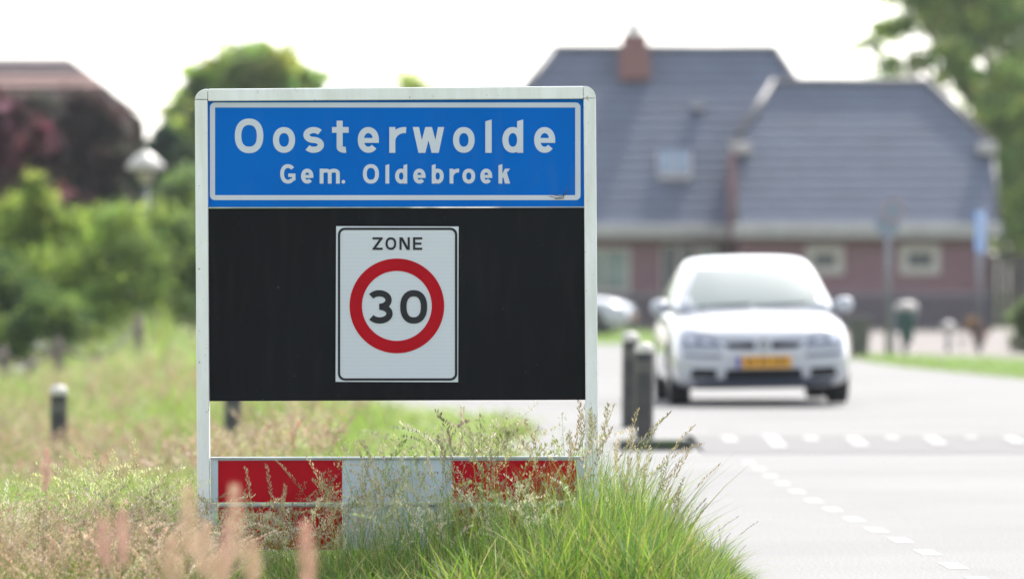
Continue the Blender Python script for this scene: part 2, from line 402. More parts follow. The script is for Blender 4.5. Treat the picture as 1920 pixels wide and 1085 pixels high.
def rrect(x0, x1, y0, y1, r, n=5):
    o = []
    for cx, cy, a in ((x1-r, y1-r, 0), (x0+r, y1-r, 90), (x0+r, y0+r, 180), (x1-r, y0+r, 270)):
        for i in range(n+1):
            t = math.radians(a+90*i/n); o.append((cx+r*math.cos(t), cy+r*math.sin(t)))
    return o
def ring(mb, A, B, y, fn=S):
    n = len(A); vs = [(fn(*p)[0], y, fn(*p)[1]) for p in A]+[(fn(*p)[0], y, fn(*p)[1]) for p in B]
    mb.add(vs, [(i, (i+1) % n, (i+1) % n+n, i+n) for i in range(n)])

# ------------------------------------------------------------------ the town sign
sign = empty('town_sign', (X(742, DS), DS, 0))
tag(sign, 'white framed town name board with blue and black panels above red and white barrier boards', 'town sign')
FY = -.028                                        # front of posts, panels' front at 0
def spoly(*p): return [S(*q) for q in p]
MB().prism(spoly((366, 188), (389.7, 188), (394.5, 1116), (371.5, 1116)), FY, .045).build('post', M['frame'], sign, bevel=.004)
MB().prism(spoly((1094, 185), (1117, 185), (1123.5, 1116), (1100, 1116)), FY, .045).build('post', M['frame'], sign, bevel=.004)
MB().prism(spoly((390.5, 167.3), (1093.5, 162.2), (1093.5, 186), (390.5, 190.3)), FY+.001, .044).build('top_rail', M['frame'], sign, bevel=.004)
cl = [(388+22*math.cos(math.radians(a)), 189-21.5*math.sin(math.radians(a))) for a in range(90, 181, 9)]
MB().prism(spoly((389.8, 187.2), (389.8, 167.5), *cl[:-1], (366, 187.2)), FY, .045).build('corner_cap', M['frame'], sign, bevel=.003)
cr = [(1095.5+21.5*math.cos(math.radians(a)), 183.5-21.5*math.sin(math.radians(a))) for a in range(0, 91, 9)]
MB().prism(spoly((1094.2, 184.2), (1117, 184.2), *cr, (1094.2, 162)), FY, .045).build('corner_cap', M['frame'], sign, bevel=.003)
MB().prism(spoly((389, 188), (1095, 184), (1095.5, 192), (389, 193)), -.002, .02).build('seam', M['grime'], sign)
np_ = MB().prism(spoly((389.5, 190), (1095, 186), (1096, 387), (390.5, 388)), -.008, .03).build('name_panel', M['blue'], sign)
b = MB(); ring(b, rrect(393.8, 1088.5, 192.6, 375.2, 9), rrect(403.5, 1078.5, 202, 366, .6), -.0095)
b.build('border', M['letter'], np_, fix=False)
t = MB()
write(t, [('O', 440.5, 494)], 287.4, 48.5, 64.8, 12.2, -.010)
write(t, [('o', 512, 553.5), ('s', 569, 607.6), ('t', 622.6, 654), ('e', 671, 710.6), ('r', 730, 760), ('w', 774, 833), ('o', 849.5, 890), ('l', 910, 922), ('d', 942, 981), ('e', 1001.5, 1041)], 286.8, 48.3, 62.5, 11.4, -.010)
write(t, [('G', 525.6, 554.6), ('e', 564.7, 587.8), ('m', 599.5, 637.3), ('.', 640.5, 647.5), ('O', 680.6, 710.6), ('l', 722.8, 730), ('d', 741, 763.7), ('e', 775, 798), ('b', 809.6, 832), ('r', 843, 860), ('o', 867, 891), ('e', 900.6, 923), ('k', 934.7, 956.6)], 344.4, 28, 36.5, 7.2, -.010)
t.build('lettering', M['letter'], np_, fix=False)
t = MB()
for pts in ([(1030, 368), (1044, 371.5), (1056, 370), (1062, 358), (1065, 350)], [(1036, 365), (1050, 368), (1058, 366)], [(1040, 373), (1058, 372)], [(1060, 366), (1062, 360)]):
    stroke_poly(t, pts, 1.1, False, S, -.0125)
t.build('scratch', M['grime'], np_, fix=False)
pp = MB().prism(spoly((391, 391), (1096.5, 389.5), (1098, 749), (393.5, 751.5)), -.004, .03).build('black_panel', M['panelblack'], sign)
MB().prism(spoly((391, 388.6), (1096, 387.6), (1096, 389), (391, 390.2)), -.012, .02).build('trim_strip', M['alu'], sign)
zp = MB().prism(spoly((630.4, 424), (860, 424.6), (859, 716), (629.3, 715.2)), -.0065, -.0045).build('speed_zone_plate', M['zone'], pp)
b = MB(); ring(b, rrect(633.6, 857.6, 426.8, 713, 13), rrect(638, 853, 431.2, 708.6, 9), -.0078); b.build('plate_border', M['ink'], pp, fix=False)
b = MB(); c = (744.2, 573.2); ring(b, [(c[0]+88.7*math.cos(a*math.pi/40), c[1]+88.7*math.sin(a*math.pi/40)) for a in range(80)], [(c[0]+65.4*math.cos(a*math.pi/40), c[1]+65.4*math.sin(a*math.pi/40)) for a in range(80)], -.0078)
b.build('red_ring', M['red'], pp, fix=False)
t = MB()
write(t, [('Z', 698.7, 717.6), ('O', 723, 743), ('N', 749, 768.5), ('E', 774.5, 791.9)], 468.4, 17, 23.6, 4.1, -.0082)
t.build('zone_lettering', M['ink'], pp, fix=False); t = MB()
write(t, [('3', 687.8, 736.4), ('0', 750.5, 801)], 606.3, 47, 62.7, 11.8, -.0082)
t.build('speed_digits', M['ink'], pp, fix=False)
for y0, y1, ex in ((855.5, 941, 0), (942.5, 1030, 0)):
    bd = MB().prism(spoly((395, y0+1), (1095.5, y0-.5), (1096.5, y1), (396, y1+.5)), -.006, .028).build('barrier_board', M['boardwhite'], sign)
    MB().prism(spoly((394.5, y0+1), (1096, y0-.7), (1096, y0+2.8), (394.5, y0+4.6)), -.018, -.006).build('lip', M['alu'], bd)
    if y0 > 900: pass
    for a, c_ in ((409.5, 641.5), (848, 1081)):
        MB().flat(spoly((a, y0+7.5), (c_, y0+6.8), (c_, y1-.8), (a, y1-.4)), -.0075).build('red_field', M['red'], bd, fix=False)
    MB().prism(spoly((395.2, y0+5), (408.5, y0+5), (408.8, y1-.5), (396, y1-.5)), -.012, -.006).build('end_bracket', M['boardwhite'], bd)

# ------------------------------------------------------------------ bollards
def make_bollard():
    r = empty('bollard', (0, 0, 0))
    MB().lathe([(.066, -.6), (.067, .52)], 20).build('shaft', M['plastic'], r)
    MB().lathe([(.0675, .521), (.0675, .60)], 20).build('reflector_band', M['band'], r)
    MB().lathe([(.066, .601), (.066, .66)], 20).build('collar', M['plastic'], r)
    MB().lathe([(.069, .661), (.072, .672), (.070, .70), (.058, .722), (.03, .735), (.001, .738)], 20).build('cap', M['capwhite'], r, smooth=True)
    return r
bol = make_bollard()
for i, (px, d, z, lab, tilt) in enumerate((
    (1208, 41.6, 0, 'front black bollard with white cap standing at the dark kerb block', 0),
    (1181, 46.2, .04, 'rear black bollard with white cap half hidden behind the front one', .01),
    (110, 45.2, -.375, 'black bollard with white cap alone in the meadow left of the sign', 0),
    (432, 45.6, -.40, 'black bollard seen under the black panel just right of the left sign post', .05))):
    o = bol if i == 0 else copy_tree(bol)
    o.location = (X(px, d), d, z); o.rotation_euler = (0, tilt, .3*i); tag(o, lab, 'bollard', 'black bollards with white caps')
k = MB().prism(rrect(X(1160, 40.2), X(1294, 40.2), -.30, .072, .02, 3), 39.75, 40.1).build('kerb_block', M['kerb'], bevel=.02)
tag(k, 'dark mossy kerb block lying at the foot of the bollards', 'kerb block')

# ------------------------------------------------------------------ car
M['silver'] = mat('silver_white_paint', (.40, .42, .46), .32, metal=.1, coat=1)
M['glass'] = mat('windscreen_glass', (.17, .205, .20), .08, spec=.6, coat=0)
M['lamp'] = mat('headlamp_glass', (.17, .19, .235), .15, coat=1, spec=.8)
M['darkplastic'] = mat('dark_grille_plastic', (.01, .011, .014), .6, spec=.15)
M['bluegrey'] = mat('blue_grey_bumper_trim', (.06, .075, .11), .5, spec=.3)
M['plate'] = mat('yellow_plate', (.75, .36, .015), .5)
M['plateblue'] = mat('blue_plate_strip', (.02, .08, .4), .5)
M['tyre'] = mat('tyre_rubber', (.018, .018, .02), .8)
M['rim'] = mat('alloy_rim', (.4, .4, .42), .35, metal=.8)
M['chrome'] = mat('chrome', (.6, .62, .66), .15, metal=1)
M['white_paint'] = mat('white_car_paint', (.72, .74, .76), .3, coat=1)
def loft(mb, secs, capends=True):
    n = len(secs[0]); vs = [p for s in secs for p in s]
    fs = [(j*n+i, j*n+(i+1) % n, (j+1)*n+(i+1) % n, (j+1)*n+i) for j in range(len(secs)-1) for i in range(n)]
    if capends: fs += [tuple(range(n))[::-1], tuple((len(secs)-1)*n+i for i in range(n))]
    mb.add(vs, fs)
def make_car():
    r = empty('car', (0, 0, 0)); mb = MB()
    secs = []
    for y, w, b, sh, top in ((.0, .58, .30, .52, .565), (.03, .70, .23, .585, .63), (.09, .785, .175, .665, .70), (.2, .835, .16, .735, .77), (.42, .862, .16, .80, .85), (.75, .875, .16, .835, .885), (1.05, .88, .16, .865, .925), (1.35, .88, .16, .88, .94), (2.2, .88, .16, .90, .93), (3.2, .88, .17, .94, .98), (3.8, .86, .2, .95, .99), (4.08, .80, .26, .92, .97), (4.2, .66, .34, .84, .88)):
        hp = [(w*.55, b), (w*.86, b+.005), (w*.965, b+.06), (w*.995, .33 if b < .3 else b+.05), (w, .48), (w*.97, sh-.13), (w*.925, sh-.045), (w*.84, sh+.01), (w*.6, top-.01), (w*.3, top)]
        pts = [(x, y, z) for x, z in hp]+[(0, y, top+.004)]+[(-x, y, z) for x, z in reversed(hp)]+[(0, y, b)]
        secs.append(pts)
    loft(mb, secs)
    body = mb.build('body', M['silver'], r, smooth=True)
    s = body.modifiers.new('s', 'SUBSURF'); s.levels = s.render_levels = 2
    g = MB(); secs = []
    for y, bw, rz, rw in ((y_, bw_, .88+(rz_-.88)*.94, rw_*.93) for y_, bw_, rz_, rw_ in ((1.08, .74, .93, .70), (1.3, .79, 1.08, .68), (1.55, .80, 1.235, .665), (1.8, .80, 1.37, .645), (2.0, .80, 1.435, .63), (2.3, .80, 1.475, .62), (2.8, .80, 1.487, .61), (3.4, .79, 1.465, .60), (3.75, .78, 1.40, .59), (3.95, .77, 1.22, .62), (4.1, .75, .95, .66))):
        lo = .88; hp = [(bw, lo), (bw*.985, lo+(rz-lo)*.25), (bw*.6+rw*.4, lo+(rz-lo)*.55), (rw*1.04, rz-.07*(rz-.85)), (rw*.94, rz-.025), (rw*.7, rz-.006), (rw*.35, rz)]
        secs.append([(x, y, z) for x, z in hp]+[(0, y, rz+.002)]+[(-x, y, z) for x, z in reversed(hp)])
    loft(g, secs)
    gh = g.build('cabin', M['silver'], r, smooth=True); s = gh.modifiers.new('s', 'SUBSURF'); s.levels = s.render_levels = 2
    # wheel arches
    cut = MB()
    for y in (.87, 3.42):
        vs = []; n = 28
        for sx in (-1.2, 1.2):
            for k_ in range(n): a = 2*math.pi*k_/n; vs.append((sx, y+.355*math.cos(a), .30+.355*math.sin(a)))
        cut.add(vs, [(i, (i+1) % n, (i+1) % n+n, i+n) for i in range(n)]+[tuple(range(n))[::-1], tuple(range(n, 2*n))])
    co = cut.build('cutter', M['darkplastic'])
    bo = body.modifiers.new('b', 'BOOLEAN'); bo.object = co; bo.operation = 'DIFFERENCE'; bo.solver = 'EXACT'
    dg = bpy.context.evaluated_depsgraph_get(); dg.update()
    bodyfull = BVHTree.FromObject(body, dg)
    me = bpy.data.meshes.new_from_object(body.evaluated_get(dg)); body.modifiers.clear(); body.data = me
    me2 = bpy.data.meshes.new_from_object(gh.evaluated_get(dg)); gh.modifiers.clear(); gh.data = me2
    bpy.data.objects.remove(co)
    def tree(me): return BVHTree.FromPolygons([v.co.copy() for v in me.vertices], [tuple(p.vertices) for p in me.polygons])
    T1, T2 = tree(me), tree(me2)
    # inner floor/underbody keeps the arches dark
    MB().box(-.52, .52, .3, 4.0, .19, .5).build('underbody', M['darkplastic'], r)
    def patch(name, m, corner, nx=10, nz=6, axis='y', side=1, off=.006, par=r, trees=(T1, T2)):
        """corner: four (u,v) points bl, br, tr, tl seen from the front or the side, laid on the bodywork"""
        a, b_, c_, d_ = [Vector(q) for q in corner]; vs = []; ok = []
        for j in range(nz+1):
            for i in range(nx+1):
                u, v = i/nx, j/nz; p = a.lerp(b_, u).lerp(d_.lerp(c_, u), v)
                org = Vector((p.x, -3, p.y)) if axis == 'y' else Vector((3*side, p.x, p.y))
                dr = Vector((0, 1, 0)) if axis == 'y' else Vector((-side, 0, 0)); best = None
                for T in trees:
                    h = T.ray_cast(org, dr)
                    if h[0] and (best is None or h[3] < best[1]): best = (h[0], h[3])
                q = best[0] if best else org+dr*3.9
                vs.append(q-dr*off); ok.append(best is not None)
        fs = []
        for j in range(nz):
            for i in range(nx):
                f = (j*(nx+1)+i, j*(nx+1)+i+1, (j+1)*(nx+1)+i+1, (j+1)*(nx+1)+i)
                if all(ok[q] for q in f): fs.append(f)
        return MB().add(vs, fs).build(name, m, par, smooth=True, fix=False)
    patch('windscreen', M['glass'], [(-.70, .95), (.70, .95), (.53, 1.32), (-.53, 1.32)], 18, 12)
    for s_ in (1, -1):
        patch('headlight', M['lamp'], [(.38*s_, .545), (.775*s_, .555), (.79*s_, .735), (.46*s_, .655)], 10, 5)
        l = patch('lamp_bulb', M['chrome'], [(.50*s_, .595), (.58*s_, .60), (.585*s_, .65), (.505*s_, .642)], 4, 3, off=.012)
        patch('lamp_bulb', M['chrome'], [(.64*s_, .60), (.72*s_, .605), (.725*s_, .69), (.645*s_, .675)], 4, 3, off=.012)
        patch('grille_slot', M['darkplastic'], [(.08*s_, .538), (.33*s_, .548), (.37*s_, .60), (.08*s_, .602)], 8, 3)
        patch('bonnet_seam', M['bluegrey'], [(.10*s_, .612), (.79*s_, .742), (.79*s_, .752), (.10*s_, .622)], 12, 1)
        patch('bumper_strip', M['bluegrey'], [(.40*s_, .462), (.76*s_, .478), (.76*s_, .505), (.40*s_, .488)], 8, 2)
        patch('fog_lamp_vent', M['darkplastic'], [(.45*s_, .268), (.70*s_, .28), (.68*s_, .362), (.45*s_, .355)], 6, 3)
        patch('side_window', M['glass'], [(1.55, 1.0), (3.55, 1.03), (3.3, 1.31), (2.1, 1.33)], 16, 6, 'x', s_, trees=(T2,))
        # mirrors
        m_ = MB(); secs = []
        for t_, q in ((0, .4), (.06, .85), (.14, 1), (.20, .85), (.235, .4)):
            secs.append([((.795+t_*.85)*s_, 1.52+.055*q*math.cos(a*math.pi/6), 0.945+.08*q*math.sin(a*math.pi/6)) for a in range(12)])
        loft(m_, secs); m_.add([(.74*s_, 1.5, .90), (.90*s_, 1.5, .91), (.90*s_, 1.54, .91), (.74*s_, 1.56, .90), (.74*s_, 1.5, .93), (.90*s_, 1.5, .94), (.90*s_, 1.54, .94), (.74*s_, 1.56, .93)], [(0,1,2,3),(4,5,6,7),(0,1,5,4),(1,2,6,5),(2,3,7,6),(3,0,4,7)])
        m_.build('wing_mirror', M['silver'], r, smooth=True)
        for yy in (.87, 3.42):
            prof = [(.19, -.10), (.29, -.10), (.312, -.085), (.315, 0), (.312, .085), (.29, .10), (.19, .10)]
            def wl(prof, nm, mm, par):
                mb_ = MB(); n = 32; vs = []
                for rr, xx in prof:
                    for k_ in range(n): a = 2*math.pi*k_/n; vs.append((.765*s_+xx, yy+rr*math.cos(a), .312+rr*math.sin(a)))
                mb_.add(vs, [(i*n+k_, i*n+(k_+1) % n, (i+1)*n+(k_+1) % n, (i+1)*n+k_) for i in range(len(prof)-1) for k_ in range(n)]+[tuple(range(n)), tuple((len(prof)-1)*n+k_ for k_ in range(n))])
                return mb_.build(nm, mm, par, smooth=False)
            wr = wl(prof, 'wheel', M['tyre'], r)
            sp = MB()
            for q in range(5):
                a = 2*math.pi*q/5; ca, sa = math.cos(a), math.sin(a); xo = (.765+.104)*s_
                vs = [(xo, yy+ca*u-sa*v, .312+sa*u+ca*v) for u, v in ((.02, -.035), (.19, -.02), (.19, .02), (.02, .035))]
                vs += [(xo-.02*s_, b2, c2) for a2, b2, c2 in vs]
                sp.add(vs, [(0,1,2,3), (7,6,5,4), (0,1,5,4), (1,2,6,5), (2,3,7,6), (3,0,4,7)])
            sp.build('rim', M['rim'], wr)
    patch('lower_grille', M['darkplastic'], [(-.37, .258), (.37, .258), (.36, .352), (-.36, .352)], 10, 3)
    patch('lower_lip', M['bluegrey'], [(-.62, .175), (.62, .175), (.68, .257), (-.68, .257)], 16, 3)
    e = MB(); 
    vs = []
    pl = MB().box(-.26, .26, -.035, -.02, .365, .475).build('number_plate', M['plate'], r)
    MB().box(-.26, -.215, -.039, -.0351, .366, .474).build('plate_strip', M['plateblue'], pl)
    for q in (-.18, -.125, -.05, .005, .08, .135, .19):
        tx = MB(); tx.box(q, q+.012, -.038, -.0351, .385, .455); tx.box(q+.026, q+.038, -.038, -.0351, .385, .455); tx.box(q+.0121, q+.0259, -.038, -.0351, .443, .455)
        tx.build('plate_character', M['darkplastic'], pl)
    em = MB(); n = 24
    A = [(.062*math.cos(2*math.pi*a/n), .583+.062*math.sin(2*math.pi*a/n)) for a in range(n)]; B = [(.048*math.cos(2*math.pi*a/n), .583+.048*math.sin(2*math.pi*a/n)) for a in range(n)]
    ring(em, A, B, -.022, fn=lambda x, z: (x, z)); em.flat(B, -.019, 1)
    for q in ([(-.035, .615), (-.012, .55), (0, .58), (.012, .55), (.035, .615)], [(-.016, .622), (0, .592), (.016, .622)]): stroke_poly(em, q, .009, False, lambda x, z: (x, z), -.024)
    em.mi[-6:] = [0]*6; em.build('emblem', [M['chrome'], M['bluegrey']], r, fix=False)
    wp = MB()
    wp.tube([(-.55, 1.11, .945), (-.05, 1.11, .965)], .008, 6); wp.tube([(.0, 1.11, .945), (.5, 1.11, .965)], .008, 6); wp.build('wiper', M['darkplastic'], r)
    return r
car = make_car()
CD = 54.25
car.location = (X(1433, CD), CD, .008); car.rotation_euler = (0, math.radians(-.9), math.radians(1.5))
tag(car, 'silver white hatchback driving towards the viewer on the road', 'car')
c2 = copy_tree(car); c2.location = (X(1188, 132), 132, .0); c2.rotation_euler = (0, 0, math.radians(78))
tag(c2, 'white parked car, only its nose showing beside the right sign post', 'car')

# ------------------------------------------------------------------ houses
M['tile'] = wave_mat('blue_grey_roof_tiles', (.088, .108, .158), (.122, .146, .198), 3.6, 'X', .7, bump=.35)
M['ridge'] = mat('ridge_tiles', (.17, .165, .18), .5, noise=.5, nscale=3)
M['brickwall'] = brick_mat('mauve_brick', (.235, .11, .135), (.18, .09, .115), (.22, .18, .19))
M['redbrick'] = brick_mat('red_brick', (.23, .085, .08), (.18, .07, .065), (.25, .2, .19))
M['fascia'] = mat('pale_fascia', (.36, .355, .36), .6, noise=.15, nscale=3)
M['winframe'] = mat('cream_window_frame', (.42, .39, .37), .5)
M['pane'] = mat('dark_window_glass', (.02, .035, .04), .08, spec=1)
M['curtain'] = mat('pale_window_glass', (.24, .31, .29), .2, noise=.4, nscale=2)
M['mortar'] = mat('pale_verge_mortar', (.5, .48, .48), .8, noise=.4, nscale=5)
M['thatch'] = mat('brown_thatch', (.050, .036, .032), .95, noise=.4, nscale=4, bump=.8, bscale=15)
M['mauvetile'] = mat('mauve_ridge_tiles', (.10, .065, .075), .6, noise=.3, nscale=4)
M['lit_tile'] = mat('lit_pink_tile_band', (.26, .14, .12), .6, noise=.3, nscale=4)  # light caught by this tile row is put into its paler pink
def slope(mb, xf, y0, z0, y1, z1, rows, step=.032, mi=0, t0=0, t1=1):
    """courses of tiles between eave (y0,z0) and ridge (y1,z1); xf(t) gives left and right limits"""
    L = Vector((0, y1-y0, z1-z0)); nrm = Vector((0, -(z1-z0), y1-y0)).normalized()
    if nrm.z < 0: nrm = -nrm
    ts = [t0+(t1-t0)*i/rows for i in range(rows+1)]
    for a, b_ in zip(ts, ts[1:]):
        (l0, r0), (l1, r1) = xf(a), xf(b_); pa = Vector((0, y0, z0))+L*a; pb = Vector((0, y0, z0))+L*b_; o = nrm*step
        mb.add([(l0, *(pa+o)[1:]), (r0, *(pa+o)[1:]), (r1, *(pb)[1:]), (l1, *(pb)[1:]), (l0, *pa[1:]), (r0, *pa[1:])], [(0,1,2,3), (4,5,1,0)], mi)
def lim(xl, xr, il, ir, th):
    def f(t):
        k = max(0, (t-th)/(1-th)); return (xl+il*k, xr-ir*k)
    return f
def hh_roof(par, name, xl, xr, yf, yb, ze, zr, il, ir, th, m, rows, gable, ridge=True):
    ym = (yf+yb)/2; mb = MB(); f = lim(xl, xr, il, ir, th)
    slope(mb, f, yf-.35, ze, ym, zr, rows); slope(mb, f, yb+.35, ze, ym, zr, rows)
    zh = ze+(zr-ze)*th; yh0 = yf-.35+(ym-yf+.35)*th; yh1 = yb+.35-(yb+.35-ym)*th
    mb.add([(xr, yh0, zh), (xr, yh1, zh), (xr-ir, ym, zr)], [(0,1,2)]); mb.add([(xl, yh0, zh), (xl, yh1, zh), (xl+il, ym, zr)], [(0,2,1)])
    rf = mb.build(name, m, par, fix=False)
    for x in (xl+.15, xr-.15):
        a = [(x, yf, ze-.05), (x, yb, ze-.05), (x, yh1-.2, zh-.1), (x, yh0+.2, zh-.1)]
        MB().add(a, [(0,1,2,3)]).build('gable_wall', gable, par)
    if ridge:
        r_ = MB(); r_.tube([(xl+il, ym, zr+.02), (xr-ir, ym, zr+.02)], .12, 8)
        for s_, x, i_ in ((0, xl, il), (1, xr, -ir)):
            r_.tube([(x, yh0, zh), (x+i_, ym, zr+.02)], .13, 8)
            r_.tube([(x, yh0, zh+.02), (x, yf-.35, ze+.02)], .07, 6)
        r_.build('ridge_cap', M['ridge'], rf, smooth=True)
        ml = MB(); ml.box(xr-.42, xr+.12, yh0-.6, yh0-.05, zh-.30, zh+.04); ml.build('verge_block', M['mortar'], rf, bevel=.05)
        ml = MB(); ml.box(xl-.15, xl+.45, yh0-.6, yh0-.05, zh-.30, zh+.04); ml.build('verge_block', M['mortar'], rf, bevel=.05)
    return rf
HD = 161.
house = empty('brick_house', (X(1400, HD), HD, 0)); hx = house.location.x
tag(house, 'mauve brick house with blue grey tiled roofs, chimney and lower right wing', 'house')
def hX(px, d=HD): return X(px, d)-hx
ze = Zh(421, HD)
r1 = hh_roof(house, 'main_roof', hX(935), hX(1562), 1.2, 9.5, ze, Zh(92, HD+5), hX(1040, HD+5)-hX(935), hX(1562)-hX(1455, HD+5), .56, M['tile'], 18, M['brickwall'])
r2 = hh_roof(house, 'wing_roof', hX(1380), hX(1866), -.6, 6.2, ze, Zh(155, HD+2.8), hX(1450, HD+3)-hX(1380), hX(1866)-hX(1736, HD+3), .56, M['tile'], 14, M['redbrick'])
MB().box(hX(950), hX(1545), 1.2, 9.4, -.3, ze-.05).build('wall', M['brickwall'], house)
MB().box(hX(1384), hX(1852), -.58, 1.19, -.3, ze-.06).build('wall', M['brickwall'], house)
MB().box(hX(930), hX(1378), .55, 1.0, Zh(447, HD), ze+.02).build('gutter_fascia', M['fascia'], house, bevel=.04)
MB().box(hX(1372), hX(1872), -1.25, -.8, Zh(447, HD), ze+.03).build('gutter_fascia', M['fascia'], house, bevel=.04)
MB().tube([(hX(1352), .8, ze), (hX(1352), .8, 0)], .09, 8).build('downpipe', M['wood'], house)
MB().box(hX(1366), hX(1379), -.5, 1.1, 2.4, Zh(285, HD)).build('wing_cheek', M['brickwall'], house)
ch = MB(); chy = 4.6
ch.box(hX(1161, HD+4), hX(1219, HD+4), chy-.3, chy+.9, Zh(150, HD+4), Zh(92, HD+4)); ch.box(hX(1167, HD+4), hX(1215, HD+4), chy-.1, chy+.7, Zh(92, HD+4), Zh(64, HD+4))
cho = ch.build('chimney', M['redbrick'], r1, bevel=.03)
M['potwhite'] = mat('pale_chimney_pot', (.85, .84, .82), .5)
MB().lathe([(.26, 0), (.26, .10), (.2, .12), (.2, .22), (.30, .24), (.27, .34), (.16, .43), (.03, .47)], 16, (hX(1190, HD+4), chy+.3, Zh(64, HD+4))).build('chimney_pot', M['potwhite'], r1, smooth=True)
def roofpt(px, py, dpt_f, dpt_r, zr):           # point on main front slope
    z = None
    for k_ in range(60):
        t_ = k_/60; d = HD+dpt_f+(dpt_r-dpt_f)*t_; zz = ze+(zr-ze)*t_
        if Zh(py, d) <= zz: return Vector((hX(px, d), d-HD, zz))
zr = Zh(92, HD+5); sl = Vector((0, 5.35-.85, zr-ze)).normalized(); nn = Vector((0, -sl.z, sl.y))
def on_roof(name, px, py, w, h, m, t_=.12, par=r1):
    c_ = roofpt(px, py, .85, 5.35, zr); mb = MB(); ex = Vector((w/2, 0, 0)); ey = sl*h/2
    a = [c_-ex-ey, c_+ex-ey, c_+ex+ey, c_-ex+ey]
    mb.add([*a, *[q+nn*t_ for q in a]], [(0,3,2,1), (4,5,6,7), (0,1,5,4), (1,2,6,5), (2,3,7,6), (3,0,4,7)])
    return mb.build(name, m, par)
M['skyglass'] = mat('skylight_glass', (.17, .23, .31), .1, spec=.8)
on_roof('skylight', 1264, 316, .98, 1.05, M['fascia'], .14)
on_roof('skylight_pane', 1249, 314, .36, .85, M['skyglass'], .17); on_roof('skylight_pane', 1279, 314, .36, .85, M['skyglass'], .17)
on_roof('roof_vent', 1308, 211, .38, .3, M['steel'], .2)
def window(par, x0, x1, y0, y1, d, pane, fr=.12, cross=True, name='window'):
    a, b_ = hX(x0, d), hX(x1, d); c_, e_ = Zh(y1, d), Zh(y0, d); y = d-HD
    w = MB(); w.box(a, a+fr, y-.08, y, c_, e_); w.box(b_-fr, b_, y-.08, y, c_, e_); w.box(a+fr, b_-fr, y-.08, y, c_, c_+fr); w.box(a+fr, b_-fr, y-.08, y, e_-fr, e_)
    if cross: w.box((a+b_)/2-.04, (a+b_)/2+.04, y-.07, y, c_+fr, e_-fr)
    f = w.build(name, M['winframe'], par)
    MB().box(a+fr*.9, b_-fr*.9, y-.03, y-.005, c_+fr*.9, e_-fr*.9).build('pane', pane, f)
wd = HD+1.2
window(house, 1085, 1182, 464, 548, wd, M['curtain'], .1)
window(house, 1240, 1272, 458, 590, wd, M['pane'], .06, False, 'door'); window(house, 1274, 1303, 458, 560, wd, M['pane'], .06, False)
window(house, 1308, 1350, 462, 520, wd, M['curtain'], .12, False)
window(house, 1510, 1582, 460, 515, HD-.58, M['pane'], .24, False); window(house, 1686, 1763, 458, 515, HD-.58, M['pane'], .24, False)
# wooden screen fence at the right of the house
sf = MB()
for i in range(20): sf.box(X(1850, 159)+i*.31, X(1850, 159)+i*.31+.29, 159+.01*(i % 2), 159.04+.01*(i % 2), -.1, Zh(476, 159))
o = sf.build('screen_fence', mat('brown_fence_wood', (.085, .07, .068), .8, noise=.3, nscale=3)); tag(o, 'tall brown board fence beside the right end of the brick house', 'fence')
# low dark garden fence
M['fencemetal'] = mat('dark_fence_metal', (.05, .052, .065), .5)
gf = empty('garden_fence', (X(1300, 141), 141, 0)); tag(gf, 'low dark slatted garden fence in front of the brick house', 'fence')
a0, a1 = X(1020, 141)-X(1300, 141), X(1860, 141)-X(1300, 141)
MB().box(a0, a1, -.03, .03, .92, .98).build('rail', M['steel'], gf)
s_ = MB(); x = a0
while x < a1: s_.box(x, x+.085, -.015, .015, .02, .90); x += .11
s_.build('slat_panel', M['fencemetal'], gf)
x = a0
while x < a1: MB().box(x-.05, x+.05, .03, .13, 0, 1.02).build('fence_post', M['fencemetal'], gf); x += 2.2

fh = empty('farmhouse', (X(0, 150), 150, 0)); tag(fh, 'brown thatched farmhouse behind the purple tree at far left', 'house')
fx = fh.location.x; fl, fr_ = X(-330, 150)-fx, X(238, 150)-fx; zr2 = Zh(108, 154); z_e = Zh(330, 150)
def farm():
    f = lim(fl, fr_, 2.2, X(238, 150)-X(125, 154), .55)
    ym = 4.4
    for nm, m, t0, t1, rows, st in (('thatched_roof', M['thatch'], 0, .745, 3, .03), ('tile_band', M['lit_tile'], .745, .86, 2, .05), ('ridge_tiles', M['mauvetile'], .86, 1, 3, .06)):
        mb = MB(); slope(mb, f, -.4, z_e, ym, zr2, rows, st, 0, t0, t1); slope(mb, f, 9.2, z_e, ym, zr2, rows, st, 0, t0, t1)
        if t0 == 0:
            zh = z_e+(zr2-z_e)*.55
            for x, i_ in ((fr_, -(X(238, 150)-X(125, 154))), (fl, 2.2)): mb.add([(x, -.4+4.8*.55, zh), (x, 9.2-4.8*.55, zh), (x+i_, ym, zr2-.01)], [(0,1,2)])
        mb.build(nm, m, fh, fix=False)
    MB().box(fl+.3, fr_-.3, .0, 8.8, -.5, z_e).build('wall', M['redbrick'], fh)
    zq = z_e+(zr2-z_e)*.5
    for x in (fl+.3, fr_-.3): MB().add([(x, 0, z_e), (x, 8.8, z_e), (x, 6.5, zq), (x, 2.3, zq)], [(0,1,2,3)]).build('gable_wall', M['redbrick'], fh)
farm()

